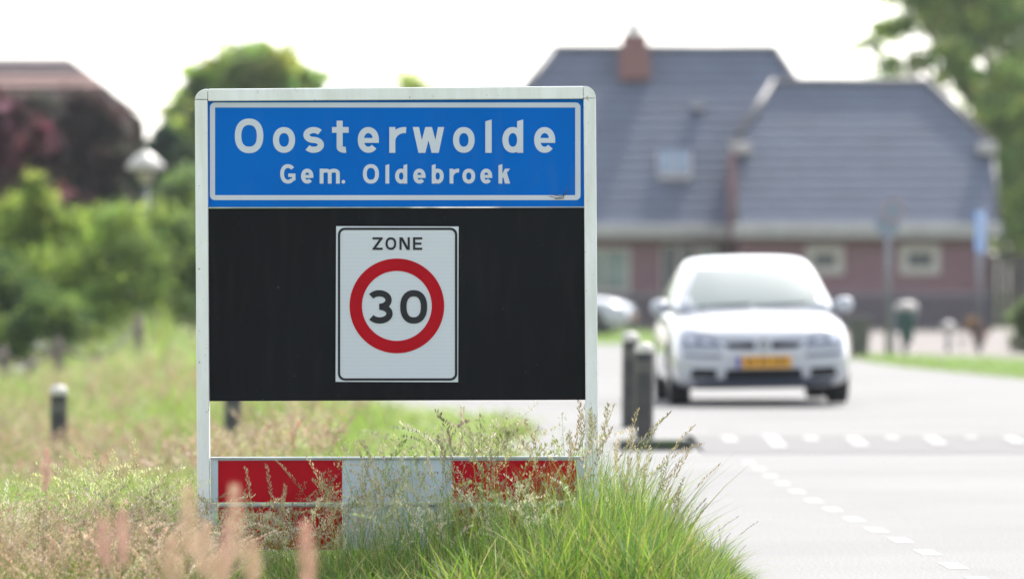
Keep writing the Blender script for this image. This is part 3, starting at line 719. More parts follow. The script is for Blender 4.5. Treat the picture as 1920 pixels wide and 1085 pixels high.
# ------------------------------------------------------------------ street furniture far off
def lathe_obj(prof, name, m, par, c=(0,0,0), smooth=True): return MB().lathe(prof, 20, c).build(name, m, par, smooth=smooth)
LD = 100.; lx = X(273, LD)
lamp = empty('street_lamp', (lx, LD, -.5)); tag(lamp, 'street lamp with white mushroom cap over the hedge left of the sign', 'street lamp')
M['lampwhite'] = mat('lamp_cap_white', (.42, .40, .37), .4); M['lampcream'] = mat('lamp_cream_bowl', (.30, .27, .19), .4)
zt = Zh(282, LD)+.5
lathe_obj([(.085, 0), (.085, 1), (.06, 1.05), (.055, zt-.62)], 'pole', M['steel'], lamp)
lathe_obj([(.06, zt-.60), (.10, zt-.56), (.17, zt-.34)], 'bowl', M['lampcream'], lamp)
lathe_obj([(.31, zt-.335), (.35, zt-.31), (.32, zt-.25), (.23, zt-.15), (.13, zt-.06), (.04, zt-.02), (.02, zt+.03)], 'cap', M['lampwhite'], lamp)
M['signback'] = mat('grey_sign_back', (.19, .23, .30), .5); M['signblue'] = mat('blue_traffic_sign', (.06, .20, .48), .45); M['signpink'] = mat('red_sign_rim', (.30, .22, .25), .5)
def disc(mb, r, y0, y1, cz, n=28, cx=0): mb.prism([(cx+r*math.cos(2*math.pi*i/n), cz+r*math.sin(2*math.pi*i/n)) for i in range(n)], y0, y1)
sp = empty('traffic_sign', (X(1665, 92), 92, 0)); tag(sp, 'grey round traffic sign on a steel pole right of the silver car', 'road sign')
lathe_obj([(.045, 0), (.045, 2.55)], 'pole', M['steel'], sp)
mb = MB(); disc(mb, .20, -.07, -.05, Zh(420, 92), cx=-.02); mb.build('sign_plate', M['signback'], sp)
mb = MB(); disc(mb, .20, -.10, -.08, Zh(395, 92), cx=.08); o = mb.build('sign_plate', M['signpink'], sp)
mb = MB(); disc(mb, .15, -.104, -.1005, Zh(395, 92), cx=.08); mb.build('sign_field', M['signback'], o)
s2 = empty('traffic_sign', (X(1836, 98), 98, 0), 0); tag(s2, 'narrow blue sign seen side on, on a pole at the right verge', 'road sign')
lathe_obj([(.045, 0), (.045, 2.4)], 'pole', M['steel'], s2)
mb = MB(); mb.prism(rrect(-.31, .31, Zh(474, 98), Zh(396, 98), .06), -.08, -.055); o = mb.build('sign_plate', M['signblue'], s2); o.rotation_euler = (0, 0, math.radians(70))
o.location = (-.05, 0, 0)
wb = empty('litter_bin', (X(1697, 97), 97, 0)); tag(wb, 'dark green tapered litter bin with pale rim left of the lawn', 'litter bin')
M['bingreen'] = mat('bin_green', (.02, .07, .055), .4)
zb = Zh(575, 97)
lathe_obj([(.05, .0), (.05, .25)], 'foot', M['steel'], wb)
lathe_obj([(.07, .15), (.11, .3), (.16, .6), (.185, zb-.06)], 'bin_body', M['bingreen'], wb, (.03, 0, 0))
lathe_obj([(.20, zb-.06), (.21, zb), (.15, zb+.07), (.02, zb+.10)], 'lid', M['winframe'], wb, (.02, 0, 0))
MB().box(-.22, -.17, -.05, .05, 0, zb+.02).build('bracket_post', M['steel'], wb, bevel=.01)
gb = empty('container', (X(1611, 91), 91, 0)); tag(gb, 'grey green tapered wheeled bin half hidden behind the silver car', 'bin')
M['olive'] = mat('olive_grey_plastic', (.10, .105, .085), .6, noise=.3, nscale=6)
def frus(a, b, z0, z1): return MB().add([(-a, -a, z0), (a, -a, z0), (a, a, z0), (-a, a, z0), (-b, -b, z1), (b, -b, z1), (b, b, z1), (-b, b, z1)], [(0,3,2,1), (4,5,6,7), (0,1,5,4), (1,2,6,5), (2,3,7,6), (3,0,4,7)])
frus(.13, .18, .04, .60).build('bin_body', M['olive'], gb, bevel=.015); frus(.2, .19, .605, .67).build('lid', M['olive'], gb, bevel=.015)
for s_ in (-1, 1): MB().tube([(.1*s_, .12, .05), (.15*s_, .12, .05)], .05, 12).build('wheel', M['tyre'], gb)
wm = empty('marker_post', (X(1778, 100), 100, 0)); tag(wm, 'short grey marker post with round white head on the lawn', 'post')
lathe_obj([(.04, 0), (.04, .3)], 'post', M['steel'], wm); lathe_obj([(.02, .3), (.10, .34), (.13, .42), (.10, .5), (.01, .54)], 'head', M['lampwhite'], wm)
# rustic field fence
ff = empty('field_fence', (X(100, 80), 80, -.5)); tag(ff, 'rustic grey post and rail fence at the meadow edge below the shrubs', 'fence')
tops = []
for px, py, d in ((-70, 648, 79), (8, 648, 80), (58, 668, 80.5), (110, 632, 81), (185, 660, 82), (262, 590, 83)):
    a = P(px, py, d)-ff.location; tops.append(a)
    MB().tube([(a.x+.03, a.y, -.3), (a.x, a.y, a.z*.5), (a.x-.02, a.y, a.z)], [.075, .07, .06], 8).build('fence_post', M['wood'], ff, smooth=True)
for q in range(len(tops)-1):
    a, b_ = tops[q], tops[q+1]; MB().tube([a-Vector((0, .07, .12)), (a+b_)/2-Vector((0, .07, .16)), b_-Vector((0, .07, .12))], .028, 6).build('rail', M['wood'], ff)
tr_ = MB(); tr_.add([(-.3, -.2, .3), (.3, -.2, .3), (.3, .2, .3), (-.3, .2, .3), (-.36, -.25, .55), (.36, -.25, .55), (.36, .25, .55), (-.36, .25, .55), (-.3, -.2, .52), (.3, -.2, .52), (.3, .2, .52), (-.3, .2, .52)], [(0,3,2,1), (0,1,5,4), (1,2,6,5), (2,3,7,6), (3,0,4,7), (8,9,10,11), (4,5,9,8), (5,6,10,9), (6,7,11,10), (7,4,8,11)])
o = tr_.build('trough', M['alu'], bevel=.02); o.location = (X(36, 82), 82, -.58); o.rotation_euler = (0, -.25, .2); tag(o, 'tilted pale grey trough behind the field fence at far left', 'trough')

# ------------------------------------------------------------------ trees and shrubs
def rotm(a, b, c):
    ca, sa, cb, sb, cc, sc = np.cos(a), np.sin(a), np.cos(b), np.sin(b), np.cos(c), np.sin(c)
    R = np.empty(a.shape+(3, 3))
    R[..., 0, 0] = cc*cb; R[..., 0, 1] = cc*sb*sa-sc*ca; R[..., 0, 2] = cc*sb*ca+sc*sa
    R[..., 1, 0] = sc*cb; R[..., 1, 1] = sc*sb*sa+cc*ca; R[..., 1, 2] = sc*sb*ca-cc*sa
    R[..., 2, 0] = -sb; R[..., 2, 1] = cb*sa; R[..., 2, 2] = cb*ca
    return R
LQ = np.array([(-.5, 0, 0), (0, -.28, .06), (.55, 0, 0), (0, .28, .06)])
def leaves(lobes, n, size, cols, clumps=14, spread=.28, var=.2):
    """lobes: (x,y,z,rx,ry,rz) local; leaf faces gathered in clumps around each lobe"""
    lob = np.array(lobes, float); vol = lob[:, 3]*lob[:, 5]; prob = vol/vol.sum()
    cc, cr = [], []
    for l, p in zip(lob, prob):
        k = max(4, int(clumps*len(lob)*p)); d = RNG.normal(size=(k, 3)); d /= np.linalg.norm(d, axis=1)[:, None]
        rad = RNG.uniform(.35, 1.0, (k, 1))**.6
        cc.append(l[:3]+d*rad*l[3:]); cr.append(np.full(k, spread*(l[3]+l[5])/2))
    cc = np.vstack(cc); cr = np.concatenate(cr); ct = tints(cols, len(cc), var)
    pk = RNG.integers(0, len(cc), n); pos = cc[pk]+RNG.normal(size=(n, 3))*cr[pk][:, None]*[1, 1, .7]
    tint = ct[pk]*(1+RNG.normal(0, .15, (n, 1))); tint = np.clip(tint, .004, .8)
    R = rotm(RNG.normal(0, .9, n), RNG.normal(0, .9, n), RNG.uniform(0, 6.28, n)); s = size*RNG.uniform(.6, 1.3, n)
    V = np.einsum('nij,kj->nki', R, LQ)*s[:, None, None]+pos[:, None]
    Fc = (np.arange(4)[None]+4*np.arange(n)[:, None]); return V.reshape(-1, 3), Fc, np.repeat(tint, 4, 0)
def tree(name, lab, cat, base, lobes, n, size, cols, tr=.2, group=None, clumps=14, spread=.28, trunkh=None, stems=1, var=.2):
    r = empty(name, base); tag(r, lab, cat, group)
    B = Vector(base); L = [tuple(Vector(l[:3])-B)+tuple(l[3:]) for l in lobes]
    npmesh('crown' if stems == 1 else 'foliage', leaves(L, n, size, cols, clumps, spread, var), M['leaf'], r)
    t_ = MB()
    top = max(L, key=lambda l: l[2]); th = trunkh or top[2]*.5
    for q in range(stems):
        ox = 0 if stems == 1 else random.uniform(-.3, .3)
        t_.tube([(ox, 0, -.2), (ox*1.2+tr*.2, 0, th*.4), (ox*1.4-tr*.3, 0, th)], [tr*1.15, tr*.85, tr*.6], 10)
        for l in L:
            if random.random() < (1 if stems == 1 else .6):
                a = Vector((ox*1.3, 0, th*random.uniform(.5, .95))); b_ = Vector(l[:3]); m_ = (a+b_)/2+Vector((0, 0, -.1*abs(b_.x-a.x)))
                t_.tube([a, m_, b_], [tr*.45, tr*.3, tr*.12], 7)
    t_.build('trunk' if stems == 1 else 'stems', M['bark'], r, smooth=True); return r
def lob(px, py, d, wpx, hpx, dy=None):
    dy = dy or wpx*(d/F)*.5
    p = P(px, py, d); s = d/F; return (p.x, p.y, p.z, wpx*s, (dy or wpx*s*.8), hpx*s)
G_yel = [(.30, .40, .07), (.38, .46, .10), (.20, .30, .05)]; G_mid = [(.17, .26, .06), (.22, .31, .07), (.11, .18, .05)]
G_dark = [(.03, .065, .035), (.04, .085, .045), (.055, .09, .03)]; G_grey = [(.20, .26, .12), (.15, .21, .09)]
PUR = [(.085, .035, .045), (.13, .05, .06), (.06, .03, .035), (.22, .11, .12)]
def gp(px, d, z=-.5): return (X(px, d), d, z)
tree('broadleaf_tree', 'large yellow green tree rising behind the left corner of the sign', 'tree', gp(465, 180), [lob(470, 135, 180, 95, 60), lob(400, 200, 180, 70, 75), lob(545, 155, 181, 60, 50), lob(450, 270, 179, 115, 80), lob(560, 260, 180, 70, 80), lob(375, 290, 178, 60, 90), lob(500, 370, 180, 110, 60), lob(365, 175, 181, 35, 45), lob(350, 230, 181, 35, 45), lob(350, 340, 181, 45, 60), lob(600, 210, 181, 30, 40)], 26000, .30, G_yel+[(.28, .42, .13), (.34, .46, .12)], .25, clumps=26, spread=.2, var=.28)
tree('dark_tree', 'dark blue green tree behind the street lamp', 'tree', gp(300, 150), [lob(300, 262, 150, 28, 32), lob(285, 330, 150, 45, 50), lob(330, 330, 151, 40, 60), lob(270, 400, 150, 60, 50), lob(330, 420, 150, 50, 60)], 15000, .20, G_dark, .16, clumps=18)
tree('purple_tree', 'purple leaved tree at the far left edge', 'tree', gp(-20, 112), [lob(-30, 230, 112, 60, 70), lob(20, 250, 111, 55, 60), lob(-10, 340, 112, 90, 70), lob(75, 285, 110, 40, 45), lob(85, 370, 110, 40, 45), lob(0, 440, 112, 70, 50), lob(170, 395, 109, 35, 28), lob(200, 425, 109, 22, 22)], 19000, .13, PUR, .14, clumps=24, spread=.22, var=.35)
tree('brown_tree', 'dull brown bushy tree standing in front of the thatched farmhouse', 'tree', gp(150, 130), [lob(110, 215, 130, 85, 45), lob(170, 260, 130, 75, 65), lob(90, 300, 131, 90, 60), lob(215, 330, 129, 45, 55), lob(150, 380, 130, 80, 60)], 17000, .16, [(.055, .045, .035), (.075, .05, .045), (.045, .05, .032)], .16, clumps=24, spread=.24, var=.22)
tree('shrub', 'bright yellow green shrub tallest in front of the purple tree', 'shrub', gp(75, 95), [lob(68, 365, 95, 22, 42), lob(70, 420, 95, 42, 50), lob(120, 450, 95, 45, 50), lob(40, 480, 95, 50, 50), lob(95, 540, 94, 75, 60), lob(160, 420, 95.5, 24, 34), lob(195, 440, 95.5, 30, 50), lob(10, 420, 95.5, 30, 50)], 16000, .085, G_yel+[(.1, .17, .03)], .05, clumps=34, spread=.36, stems=3, group='shrubs along the meadow edge')
tree('shrub', 'dark green shrub lowest at the far left edge', 'shrub', gp(0, 91), [lob(-30, 540, 91, 60, 70), lob(20, 580, 91, 60, 60), lob(90, 600, 90, 60, 45), lob(-10, 640, 90, 70, 40)], 15000, .085, G_mid+G_dark[1:], .05, clumps=34, spread=.36, stems=3, group='shrubs along the meadow edge')
tree('shrub', 'mid green rounded shrub in front of the lamp pole', 'shrub', gp(215, 94), [lob(215, 440, 94, 48, 50), lob(255, 500, 93.5, 50, 60), lob(180, 520, 93.5, 55, 60), lob(225, 580, 93, 70, 55), lob(160, 610, 92.5, 60, 40)], 16000, .085, G_mid+G_yel[:1], .05, clumps=34, spread=.36, stems=3, group='shrubs along the meadow edge')
tree('shrub', 'grey green shrub between the lamp and the left sign post', 'shrub', gp(335, 96), [lob(345, 372, 96, 42, 50), lob(310, 445, 95, 55, 60), lob(370, 450, 96, 60, 60), lob(340, 530, 95, 70, 60), lob(400, 520, 95, 70, 80), lob(325, 590, 94, 40, 35)], 19000, .085, G_grey+G_yel[:1]+G_mid[:1], .05, clumps=34, spread=.36, stems=3, group='shrubs along the meadow edge')
tree('distant_tree', 'pale green tree whose top just shows above the sign rail', 'tree', gp(810, 260, 0), [lob(765, 195, 260, 55, 45), lob(860, 190, 260, 60, 34), lob(810, 260, 260, 120, 60), lob(930, 260, 260, 60, 70), lob(690, 290, 260, 70, 60)], 12000, .42, G_grey+G_yel, .3, clumps=20)
rt = [(a_, b_, c_, d_, e_*.5, f_) for a_, b_, c_, d_, e_, f_ in [lob(1668, 55, 185, 60, 16), lob(1625, 85, 186, 34, 13), lob(1740, 30, 185, 70, 35), lob(1700, 125, 184, 60, 16), lob(1650, 148, 184, 40, 9), lob(1780, 105, 184, 60, 25), lob(1690, -20, 185, 70, 30), lob(1830, 50, 185, 75, 60), lob(1900, 0, 185, 100, 80), lob(1930, 130, 185, 70, 75), lob(1840, 170, 185, 45, 35), lob(1870, 250, 184, 45, 60), lob(1930, 270, 184, 55, 90), lob(1900, 370, 184, 50, 70), lob(1960, 400, 184, 80, 90), lob(1800, -60, 185, 110, 60), lob(1830, 215, 188, 50, 25), lob(2020, 200, 186, 90, 150), lob(1885, 450, 184, 40, 40), lob(1800, 140, 184, 40, 30), lob(1790, 30, 186, 50, 40), lob(1860, 330, 187, 50, 60), lob(1900, 180, 183, 60, 60)]]
tree('broadleaf_tree', 'huge green tree with open layered boughs at the right edge', 'tree', gp(1925, 186, 0), rt, 34000, .26, [(.42, .54, .14), (.52, .60, .20), (.32, .44, .13), (.24, .34, .12)], .42, clumps=34, spread=.24, var=.25)
tree('shrub', 'pale leafy shrub low at the right edge beyond the lawn', 'shrub', gp(1915, 98, 0), [lob(1912, 610, 98, 22, 32), lob(1930, 590, 98, 30, 35), lob(1940, 640, 98, 35, 30)], 3500, .07, [(.2, .25, .12), (.14, .2, .07)], .03, stems=3)
tree('shrub', 'small reddish plant at the foot of the blue sign pole', 'shrub', gp(1826, 104, 0), [lob(1826, 612, 104, 16, 16), lob(1835, 630, 104, 12, 14)], 900, .06, [(.26, .13, .09), (.2, .14, .07)], .02, stems=2)
for i, (px, d, s_, lab) in enumerate(((640, 210, 1.1, 'broad green tree hidden behind the blue panel'), (560, 235, 1.2, 'tall tree behind the left half of the black panel'))):
    tree('broadleaf_tree', lab, 'tree', gp(px, d, 0), [lob(px, 330, d, 90*s_, 60*s_), lob(px-60, 400, d, 80*s_, 60*s_), lob(px+60, 400, d, 90*s_, 60*s_)], 6000, .4, G_mid, .25)

# ------------------------------------------------------------------ grass
def blade_t(k):
    out = []
    for _ in range(k):
        b = random.uniform(.05, .55); n = 6; pts = []
        for i in range(n):
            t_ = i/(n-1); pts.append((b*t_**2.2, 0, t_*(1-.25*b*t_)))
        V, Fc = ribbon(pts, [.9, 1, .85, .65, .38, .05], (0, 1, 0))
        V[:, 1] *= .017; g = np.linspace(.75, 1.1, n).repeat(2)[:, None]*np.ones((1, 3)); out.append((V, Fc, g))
    return out
def head_t(kind, k, coarse=False):
    out = []
    for _ in range(k):
        parts = []; n = 8; b = random.uniform(.05, .3); nod = random.uniform(.0, .16) if kind in ('loose', 'plume') else (random.uniform(.25, .5) if kind == 'nod' else random.uniform(0, .05))
        def pt(t_): return np.array((b*t_**2+nod*max(0, t_-.72)**1.3*4, 0, t_*(1-.12*b)-nod*max(0, t_-.8)**1.5*3))
        pts = [pt(i/(n-1)) for i in range(n)]
        w = .0035 if not coarse else .007
        V, Fc = ribbon(pts, [w]*5+[w*.8, w*.6, w*.3], (0, 1, 0)); parts.append((V, Fc, np.tile([.62, .85, .35], (len(V), 1))))
        V, Fc = ribbon(pts, [w]*5+[w*.8, w*.6, w*.3], (1, 0, 0)); parts.append((V, Fc, np.tile([.62, .85, .35], (len(V), 1))))
        q = {'spike': (46, .78, .007, .020), 'loose': (44, .68, .028, .017), 'plume': (90, .72, .014, .016), 'nod': (40, .70, .012, .024)}[kind]
        cnt, t0, L0, ss = q
        if coarse: cnt //= 3; ss *= 2.2
        for i in range(cnt):
            t_ = t0+(1-t0)*(i+random.random())/cnt; c_ = pt(t_); a = random.uniform(0, 6.283); u = (t_-t0)/(1-t0)
            L_ = L0*(math.sin(math.pi*min(1, u*.85+.12))**.8+.12)*random.uniform(.35, 1.15)
            d_ = np.array((math.cos(a), math.sin(a), random.uniform(.15, 1.1) if kind != 'loose' else random.uniform(-.25, .9)))
            e_ = c_+d_*L_; wv = np.cross(d_, (0, 0, 1.)); wv /= np.linalg.norm(wv)+1e-6
            if kind == 'loose' and not coarse:
                V, Fc = ribbon([c_, e_], [.0016, .0010], wv); parts.append((V, Fc, np.tile([.8, .85, .6], (4, 1))))
            up = d_*(.6)+np.array((0, 0, .7)); up /= np.linalg.norm(up)
            up = up if kind != 'loose' else up*np.array((1, 1, random.choice((-.6, 1))))
            wv2 = wv if random.random() < .5 else np.cross(up, wv)
            V, Fc = ribbon([e_, e_+up*ss*.5, e_+up*ss], [ss*.12, ss*.42, ss*.06], wv2); g = random.uniform(.75, 1.25)
            parts.append((V, Fc, np.full((6, 3), g)))
        out.append(join(parts))
    return out
BT = blade_t(14)
def interp(x, pts): return np.interp(x, [p[0] for p in pts], [p[1] for p in pts])
gv = np.vectorize(ground)
def place(n, px0, px1, d0, d1, edge=.05, dpow=1.0):
    d = d0+(d1-d0)*RNG.uniform(0, 1, n)**dpow; px = RNG.uniform(px0, px1, n); x = (px-960)*d/F
    e = np.vectorize(xL)(d); k = x < e-edge; d, px, x = d[k], px[k], x[k]
    return np.stack([x, d, gv(x, d)-.01], 1), px
GREEN = [(.14, .25, .025), (.20, .31, .035), (.10, .19, .03), (.27, .35, .06), (.10, .20, .06), (.32, .34, .09)]
# lush blades round the sign
pos, px = place(34000, -60, 1420, 19.6, 23.2, .0)
hmax = interp(px, [(-60, .30), (200, .30), (370, .26), (480, .22), (640, .22), (760, .25), (980, .34), (1080, .44), (1180, .47), (1230, .40), (1290, .27), (1350, .17), (1385, .09), (1420, .04)])
keep = RNG.uniform(size=len(px)) < interp(px, [(-60, .75), (300, .75), (480, .9), (1420, 1)])
pos, px, hmax = pos[keep], px[keep], hmax[keep]; n = len(px)
h = hmax*RNG.uniform(.35, 1.0, n); h = np.where(RNG.uniform(size=n) < .06, h*1.45, h); h *= .86+.24*np.sin(pos[:, 0]*21+2*np.sin(pos[:, 1]*5))+.14*np.sin(pos[:, 0]*57+pos[:, 1]*9); lean = RNG.normal(0, .34, (n, 2))
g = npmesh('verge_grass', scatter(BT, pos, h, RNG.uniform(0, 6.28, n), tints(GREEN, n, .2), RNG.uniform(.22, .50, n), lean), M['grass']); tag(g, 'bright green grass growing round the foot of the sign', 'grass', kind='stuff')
# low creeping edge over the asphalt
# seed heads round the sign
LOOSE = head_t('loose', 6)+head_t('nod', 6); NOD = head_t('nod', 8); SPIKE = head_t('spike', 5); PLUME = head_t('plume', 4)
def heads(name, templ, n, px0, px1, d0, d1, hp, cols, lab, dens=None, lw=.12, lx=0, vmin=.7, edge=.06, wid=1):
    pos, px = place(n, px0, px1, d0, d1, edge)
    if dens is not None:
        k = RNG.uniform(size=len(px)) < interp(px, dens); pos, px = pos[k], px[k]
    n = len(px); h = interp(px, hp)*RNG.uniform(vmin, 1.05, n); lean = RNG.normal(0, lw, (n, 2)); lean[:, 0] += lx
    o = npmesh(name, scatter(templ, pos, h, RNG.uniform(0, 6.28, n), tints(cols, n, .18), np.clip(h, .3, 1)*wid, lean), M['seed']); tag(o, lab, 'grass', kind='stuff')
BUFF = [(.50, .44, .30), (.60, .52, .38), (.38, .33, .19), (.42, .44, .22)]; PINKB = [(.46, .30, .22), (.40, .24, .18)]
heads('seeding_grass', LOOSE, 1100, -60, 1230, 20.5, 22.7, [(-60, .50), (100, .52), (200, .60), (300, .54), (400, .50), (560, .48), (650, .60), (780, .74), (900, .74), (1000, .70), (1100, .72), (1180, .62), (1230, .5)],
      BUFF+[(.34, .40, .14)], 'tall grass with nodding buff seed heads round the sign', [(-60, 1), (350, 1), (400, .4), (640, .42), (980, .38), (1060, .10), (1230, .05)], .16, .03)
heads('silvery_grass', NOD, 330, 370, 1090, 20.4, 21.5, [(370, .42), (640, .46), (1000, .50)], [(.60, .55, .42), (.50, .46, .33), (.40, .42, .22)], 'arching silvery grass heads in front of the barrier boards', None, .16, .02, .6)
heads('meadow_seed_grass', LOOSE+PLUME, 1250, -60, 420, 18.8, 22.4, [(-60, .50), (250, .48), (420, .40)], [(.56, .42, .31), (.62, .48, .36), (.48, .33, .24), (.40, .28, .18)], 'dense low tan seed heads left of the sign', None, .2, .04, .55)
heads('yellow_flowering_grass', LOOSE, 45, 150, 380, 21, 22.5, [(150, .58), (205, .66), (260, .62), (380, .52)], [(.62, .60, .32), (.5, .52, .25)], 'pale yellow flowering grass stems left of the left sign post', None, .1, -.08, .85)
heads('rye_grass', SPIKE, 62, 1000, 1250, 20.6, 22.4, [(1000, .55), (1060, .74), (1130, .74), (1200, .62), (1250, .50)], [(.34, .29, .17), (.42, .36, .22)], 'brown spiked grass stems round the right sign post', [(1000, .4), (1070, 1), (1250, .8)], .14, .04, .72)
heads('rye_grass', SPIKE, 36, 1200, 1370, 20.8, 22.2, [(1200, .48), (1270, .36), (1330, .27), (1370, .16)], [(.26, .22, .12)], 'short dark grass spikes at the road edge', None, .2, .22, .6, 0)
heads('rye_grass', SPIKE, 160, 380, 1000, 20.4, 22.6, [(380, .5), (640, .58), (1000, .68)], [(.38, .36, .20), (.45, .42, .26)], 'thin brown spiked grass in front of the barrier boards', None, .12, 0, .6)
pos, px = place(6500, 380, 1270, 20.3, 22.8, .08)
n = len(px); h = interp(px, [(380, .30), (480, .28), (640, .34), (800, .46), (1000, .54), (1100, .62), (1180, .60), (1230, .45), (1270, .3)])*RNG.uniform(.5, 1.05, n)
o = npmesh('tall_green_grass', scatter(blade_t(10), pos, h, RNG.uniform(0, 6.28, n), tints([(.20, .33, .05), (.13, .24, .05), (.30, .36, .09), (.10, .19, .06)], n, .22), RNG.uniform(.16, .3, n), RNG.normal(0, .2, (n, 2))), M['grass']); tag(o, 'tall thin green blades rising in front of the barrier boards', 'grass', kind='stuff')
pos, px = place(2600, -60, 1380, 20.0, 22.8, .05)
n = len(px); h = interp(px, [(-60, .34), (480, .24), (1000, .34), (1180, .42), (1300, .2), (1380, .08)])*RNG.uniform(.4, 1.1, n)
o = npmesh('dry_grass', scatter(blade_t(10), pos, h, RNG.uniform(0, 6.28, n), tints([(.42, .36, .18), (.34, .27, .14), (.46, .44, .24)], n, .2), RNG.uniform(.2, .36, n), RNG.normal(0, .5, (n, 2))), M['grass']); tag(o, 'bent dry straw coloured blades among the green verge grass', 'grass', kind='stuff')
# clover-like small heads among the blades are part of the verge
# mid meadow behind the sign
MT = blade_t(6); CH = head_t('plume', 5, True)+head_t('loose', 3, True)
def meadow():
    u = RNG.uniform(0, 1, 52000); d = 23.4*(92/23.4)**u; px = RNG.uniform(-120, 1120, len(d)); x = (px-960)*d/F
    e = np.vectorize(xL)(d); k = x < e-.12; d, px, x = d[k], px[k], x[k]; n = len(d)
    near = e[k]-x
    h = np.where(near < 1.2, .14, .34)*RNG.uniform(.6, 1.3, n)*np.clip(1.1-.0*d, 0, 2); h = np.where(d > 70, h*1.35, h)
    pos = np.stack([x, d, gv(x, d)-.01], 1)
    cols = tints([(.22, .33, .05), (.27, .37, .07), (.34, .37, .13), (.18, .28, .05)], n, .2)
    o = npmesh('meadow_grass', scatter(MT, pos, h, RNG.uniform(0, 6.28, n), cols, .5*(d/24)**.8, RNG.normal(0, .25, (n, 2))), M['grass']); tag(o, 'soft green meadow grass behind the sign', 'grass', kind='stuff')
    u = RNG.uniform(0, 1, 6200); d = 30*(90/30)**u; px = RNG.uniform(-120, 900, len(d)); x = (px-960)*d/F
    e = np.vectorize(xL)(d); patchy = np.sin(x*2.1+d*.35)+np.sin(d*.5-x*.9)+RNG.normal(0, .5, len(d))
    k = (x < e-1.3) & (patchy > -.3); d, x = d[k], x[k]; n = len(d); pos = np.stack([x, d, gv(x, d)-.01], 1)
    cols = tints([(.46, .34, .24), (.5, .4, .28), (.42, .26, .2), (.44, .40, .22)], n, .15)
    o = npmesh('meadow_seed_heads', scatter(CH, pos, RNG.uniform(.38, .62, n), RNG.uniform(0, 6.28, n), cols, RNG.uniform(.7, 1.1, n), RNG.normal(0, .12, (n, 2))), M['seed']); tag(o, 'pinkish buff seed heads scattered over the meadow', 'grass', kind='stuff')
meadow()
def filler(n, px0, px1, d0, d1, hh, wd):
    pos, px = place(n, px0, px1, d0, d1, .1); n = len(px)
    o = npmesh('meadow_grass', scatter(MT, pos, hh*RNG.uniform(.5, 1.2, n), RNG.uniform(0, 6.28, n), tints([(.22, .33, .05), (.27, .37, .07), (.36, .37, .15), (.18, .28, .05)], n, .2), np.full(n, wd), RNG.normal(0, .25, (n, 2))), M['grass']); tag(o, 'rough meadow grass left of and in front of the sign', 'grass', kind='stuff')
filler(9000, -1500, -100, 15, 60, .32, .9); filler(9000, -1200, 1900, 10, 19.4, .17, .5)
# mown lawns far off
def lawn(name, poly, n, hh, lab):
    xs = [p[0] for p in poly]; ys = [p[1] for p in poly]; x = RNG.uniform(min(xs), max(xs), n*3); y = RNG.uniform(min(ys), max(ys), n*3)
    ins = np.zeros(len(x), bool); m_ = len(poly)
    for i in range(m_):
        (x1, y1), (x2, y2) = poly[i], poly[(i+1) % m_]
        c_ = ((y1 > y) != (y2 > y)) & (x < (x2-x1)*(y-y1)/((y2-y1) or 1e-9)+x1); ins ^= c_
    x, y = x[ins][:n], y[ins][:n]; n = len(x); pos = np.stack([x, y, np.full(n, -.01)], 1)
    o = npmesh(name, scatter(MT, pos, hh*RNG.uniform(.5, 1.2, n), RNG.uniform(0, 6.28, n), tints([(.17, .29, .04), (.21, .33, .06)], n, .15), np.full(n, .9), RNG.normal(0, .2, (n, 2))), M['grass']); tag(o, lab, 'grass', kind='stuff')
lawn('lawn_grass', [(6.6, 69), (12, 66), (14, 78), (11, 80), (8, 87.5), (5.7, 95), (5.45, 88), (5.7, 80)], 9000, .10, 'short green lawn on the right verge beyond the road')
lawn('lawn_grass', [(-6, 113.5), (3.2, 113.5), (5, 110), (3.4, 125), (3.4, 140), (-6, 140)], 9000, .10, 'short green lawn beyond the bend behind the car')
mt = MB()
# foreground plumes, each one a plant
FP = [(192, 985, 12.6, 0, .10), (228, 962, 12.9, 0, .12), (352, 915, 12.6, 1, .15), (384, 985, 12.4, 1, .11), (440, 915, 12.8, 1, .17), (428, 985, 13.0, 0, .12), (572, 985, 12.4, 2, .15), (412, 1045, 12.2, 1, .10), (322, 1010, 12.5, 1, .10), (88, 845, 16.5, 0, .12), (474, 1020, 12.6, 1, .09)]
pc = {0: (.58, .36, .31), 1: (.60, .43, .32), 2: (.60, .36, .29)}
plab = ['thin red plume nearest the left of the blurred foreground stalks', 'taller red plume beside the thin red one', 'wide tan plume just left of the left sign post foot', 'tan plume touching the wide tan one', 'tall tan plume in front of the red board end', 'reddish plume low in front of the left post', 'pink plume standing alone in front of the lower red board', 'short tan plume between the two wide tan ones', 'low tan plume left of the wide tan ones', 'faint pink plume farther back near the meadow bollard', 'small tan plume just right of the tall tan one']
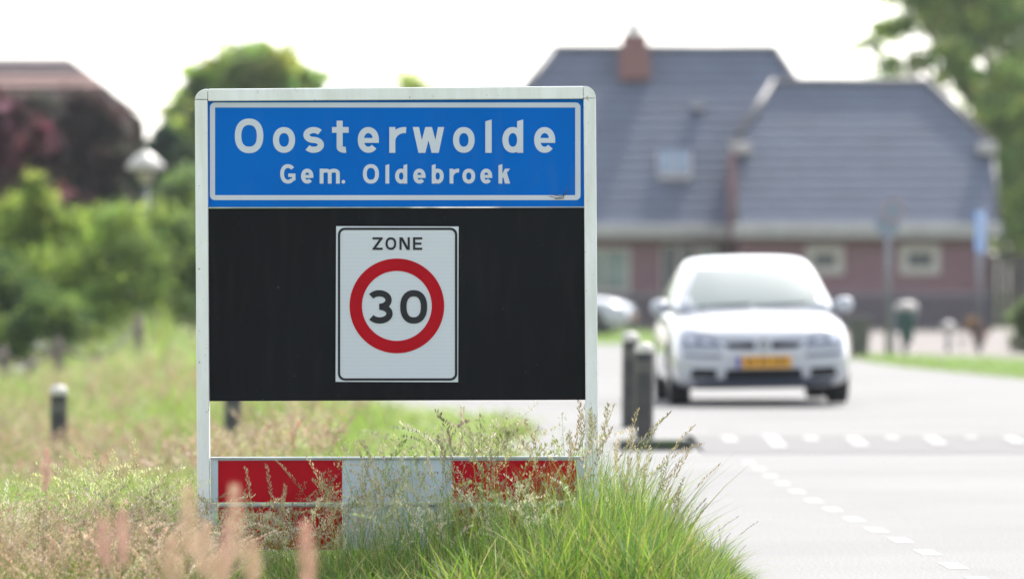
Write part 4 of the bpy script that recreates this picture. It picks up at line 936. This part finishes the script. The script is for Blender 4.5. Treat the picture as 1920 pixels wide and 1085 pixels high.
for i, (px_, py_, d_, c_, hl) in enumerate(FP):
    top = P(px_, py_, d_); g0 = -.05; H_ = top.z-g0; r = empty('grass_plume', (top.x, d_, g0)); tag(r, plab[i], 'grass plume', 'blurred plumes in the near foreground')
    bx = random.uniform(-.03, .03)
    MB().tube([(-bx-.02, 0, 0), (-bx*.5, 0, H_*.5), (0, 0, H_*.93)], [.0022, .0018, .001], 5).build('stem', M['wood'], r)
    parts = []; n = 300 if c_ else 240; hw = .021 if c_ else .014
    for q in range(n):
        u = random.random(); zc = H_-hl*(1-u); a = random.uniform(0, 6.28); rr = hw*(math.sin(math.pi*min(1, max(0, (1-u)*.8+.06)))**.8)*math.sqrt(random.random())
        c0 = np.array((rr*math.cos(a)+(-bx*.25)*(1-u), rr*math.sin(a), zc)); up = np.array((math.cos(a)*.4, math.sin(a)*.4, 1)); wv = np.array((-math.sin(a), math.cos(a), 0)) if q % 2 else np.array((1., 0, 0))
        V, Fc = ribbon([c0, c0+up*.006, c0+up*.014], [.0008, .0028, .0003], wv); parts.append((V, Fc, np.tile(np.array(pc[c_])*random.uniform(.75, 1.25), (6, 1))))
    npmesh('seed_head', join(parts), M['seed'], r)

hz = MB().box(-140, 140, -8, 290, -1.6, 22).build('haze', M['soil']); hz.data.materials.clear()
hm = bpy.data.materials.new('air'); hm.use_nodes = True; hnt = hm.node_tree; hnt.nodes.clear()
ho = hnt.nodes.new('ShaderNodeOutputMaterial'); hv = hnt.nodes.new('ShaderNodeVolumePrincipled')
hv.inputs['Density'].default_value = .0002; hv.inputs['Color'].default_value = (.86, .9, 1, 1); hv.inputs['Anisotropy'].default_value = 0
hnt.links.new(hv.outputs[0], ho.inputs['Volume']); hz.data.materials.append(hm); tag(hz, kind='stuff')

# ------------------------------------------------------------------ light, sky, camera
EL, AZ = math.radians(50), math.radians(24)
w = bpy.data.worlds.new("World"); SC.world = w; w.use_nodes = True; nt = w.node_tree
bg = nt.nodes['Background']; sky = nt.nodes.new('ShaderNodeTexSky'); sky.sky_type = 'NISHITA'; sky.sun_disc = False
sky.sun_elevation = EL; sky.sun_rotation = AZ; sky.air_density = 1.0; sky.dust_density = 2.0; sky.ozone_density = 1.0
hs = nt.nodes.new('ShaderNodeHueSaturation'); hs.inputs['Saturation'].default_value = .34
nt.links.new(sky.outputs[0], hs.inputs['Color']); nt.links.new(hs.outputs[0], bg.inputs['Color']); bg.inputs['Strength'].default_value = .15
sd = bpy.data.lights.new('sun', 'SUN'); sd.energy = 2.4; sd.angle = math.radians(2); sd.color = (1, .96, .90)
so = bpy.data.objects.new('sun', sd); COL.objects.link(so)
dirv = Vector((math.sin(AZ)*math.cos(EL), math.cos(AZ)*math.cos(EL), math.sin(EL)))
so.rotation_euler = dirv.to_track_quat('Z', 'Y').to_euler(); so.location = (0, 0, 50)
cd = bpy.data.cameras.new('camera'); cam = bpy.data.objects.new('camera', cd); COL.objects.link(cam); SC.camera = cam
cam.location = (0, 0, HC); cam.rotation_euler = (math.pi/2, 0, 0)
cd.sensor_width = 36; cd.lens = F/1920*36; cd.clip_end = 4000; cd.clip_start = .5; cd.shift_y = -6.5/1920
cd.dof.use_dof = True; cd.dof.focus_distance = DS-.02; cd.dof.aperture_fstop = 3.2
SC.view_settings.view_transform = 'Standard'; SC.view_settings.look = 'None'; SC.view_settings.exposure = 1.45; SC.view_settings.gamma = 1
SC.render.engine = 'CYCLES'
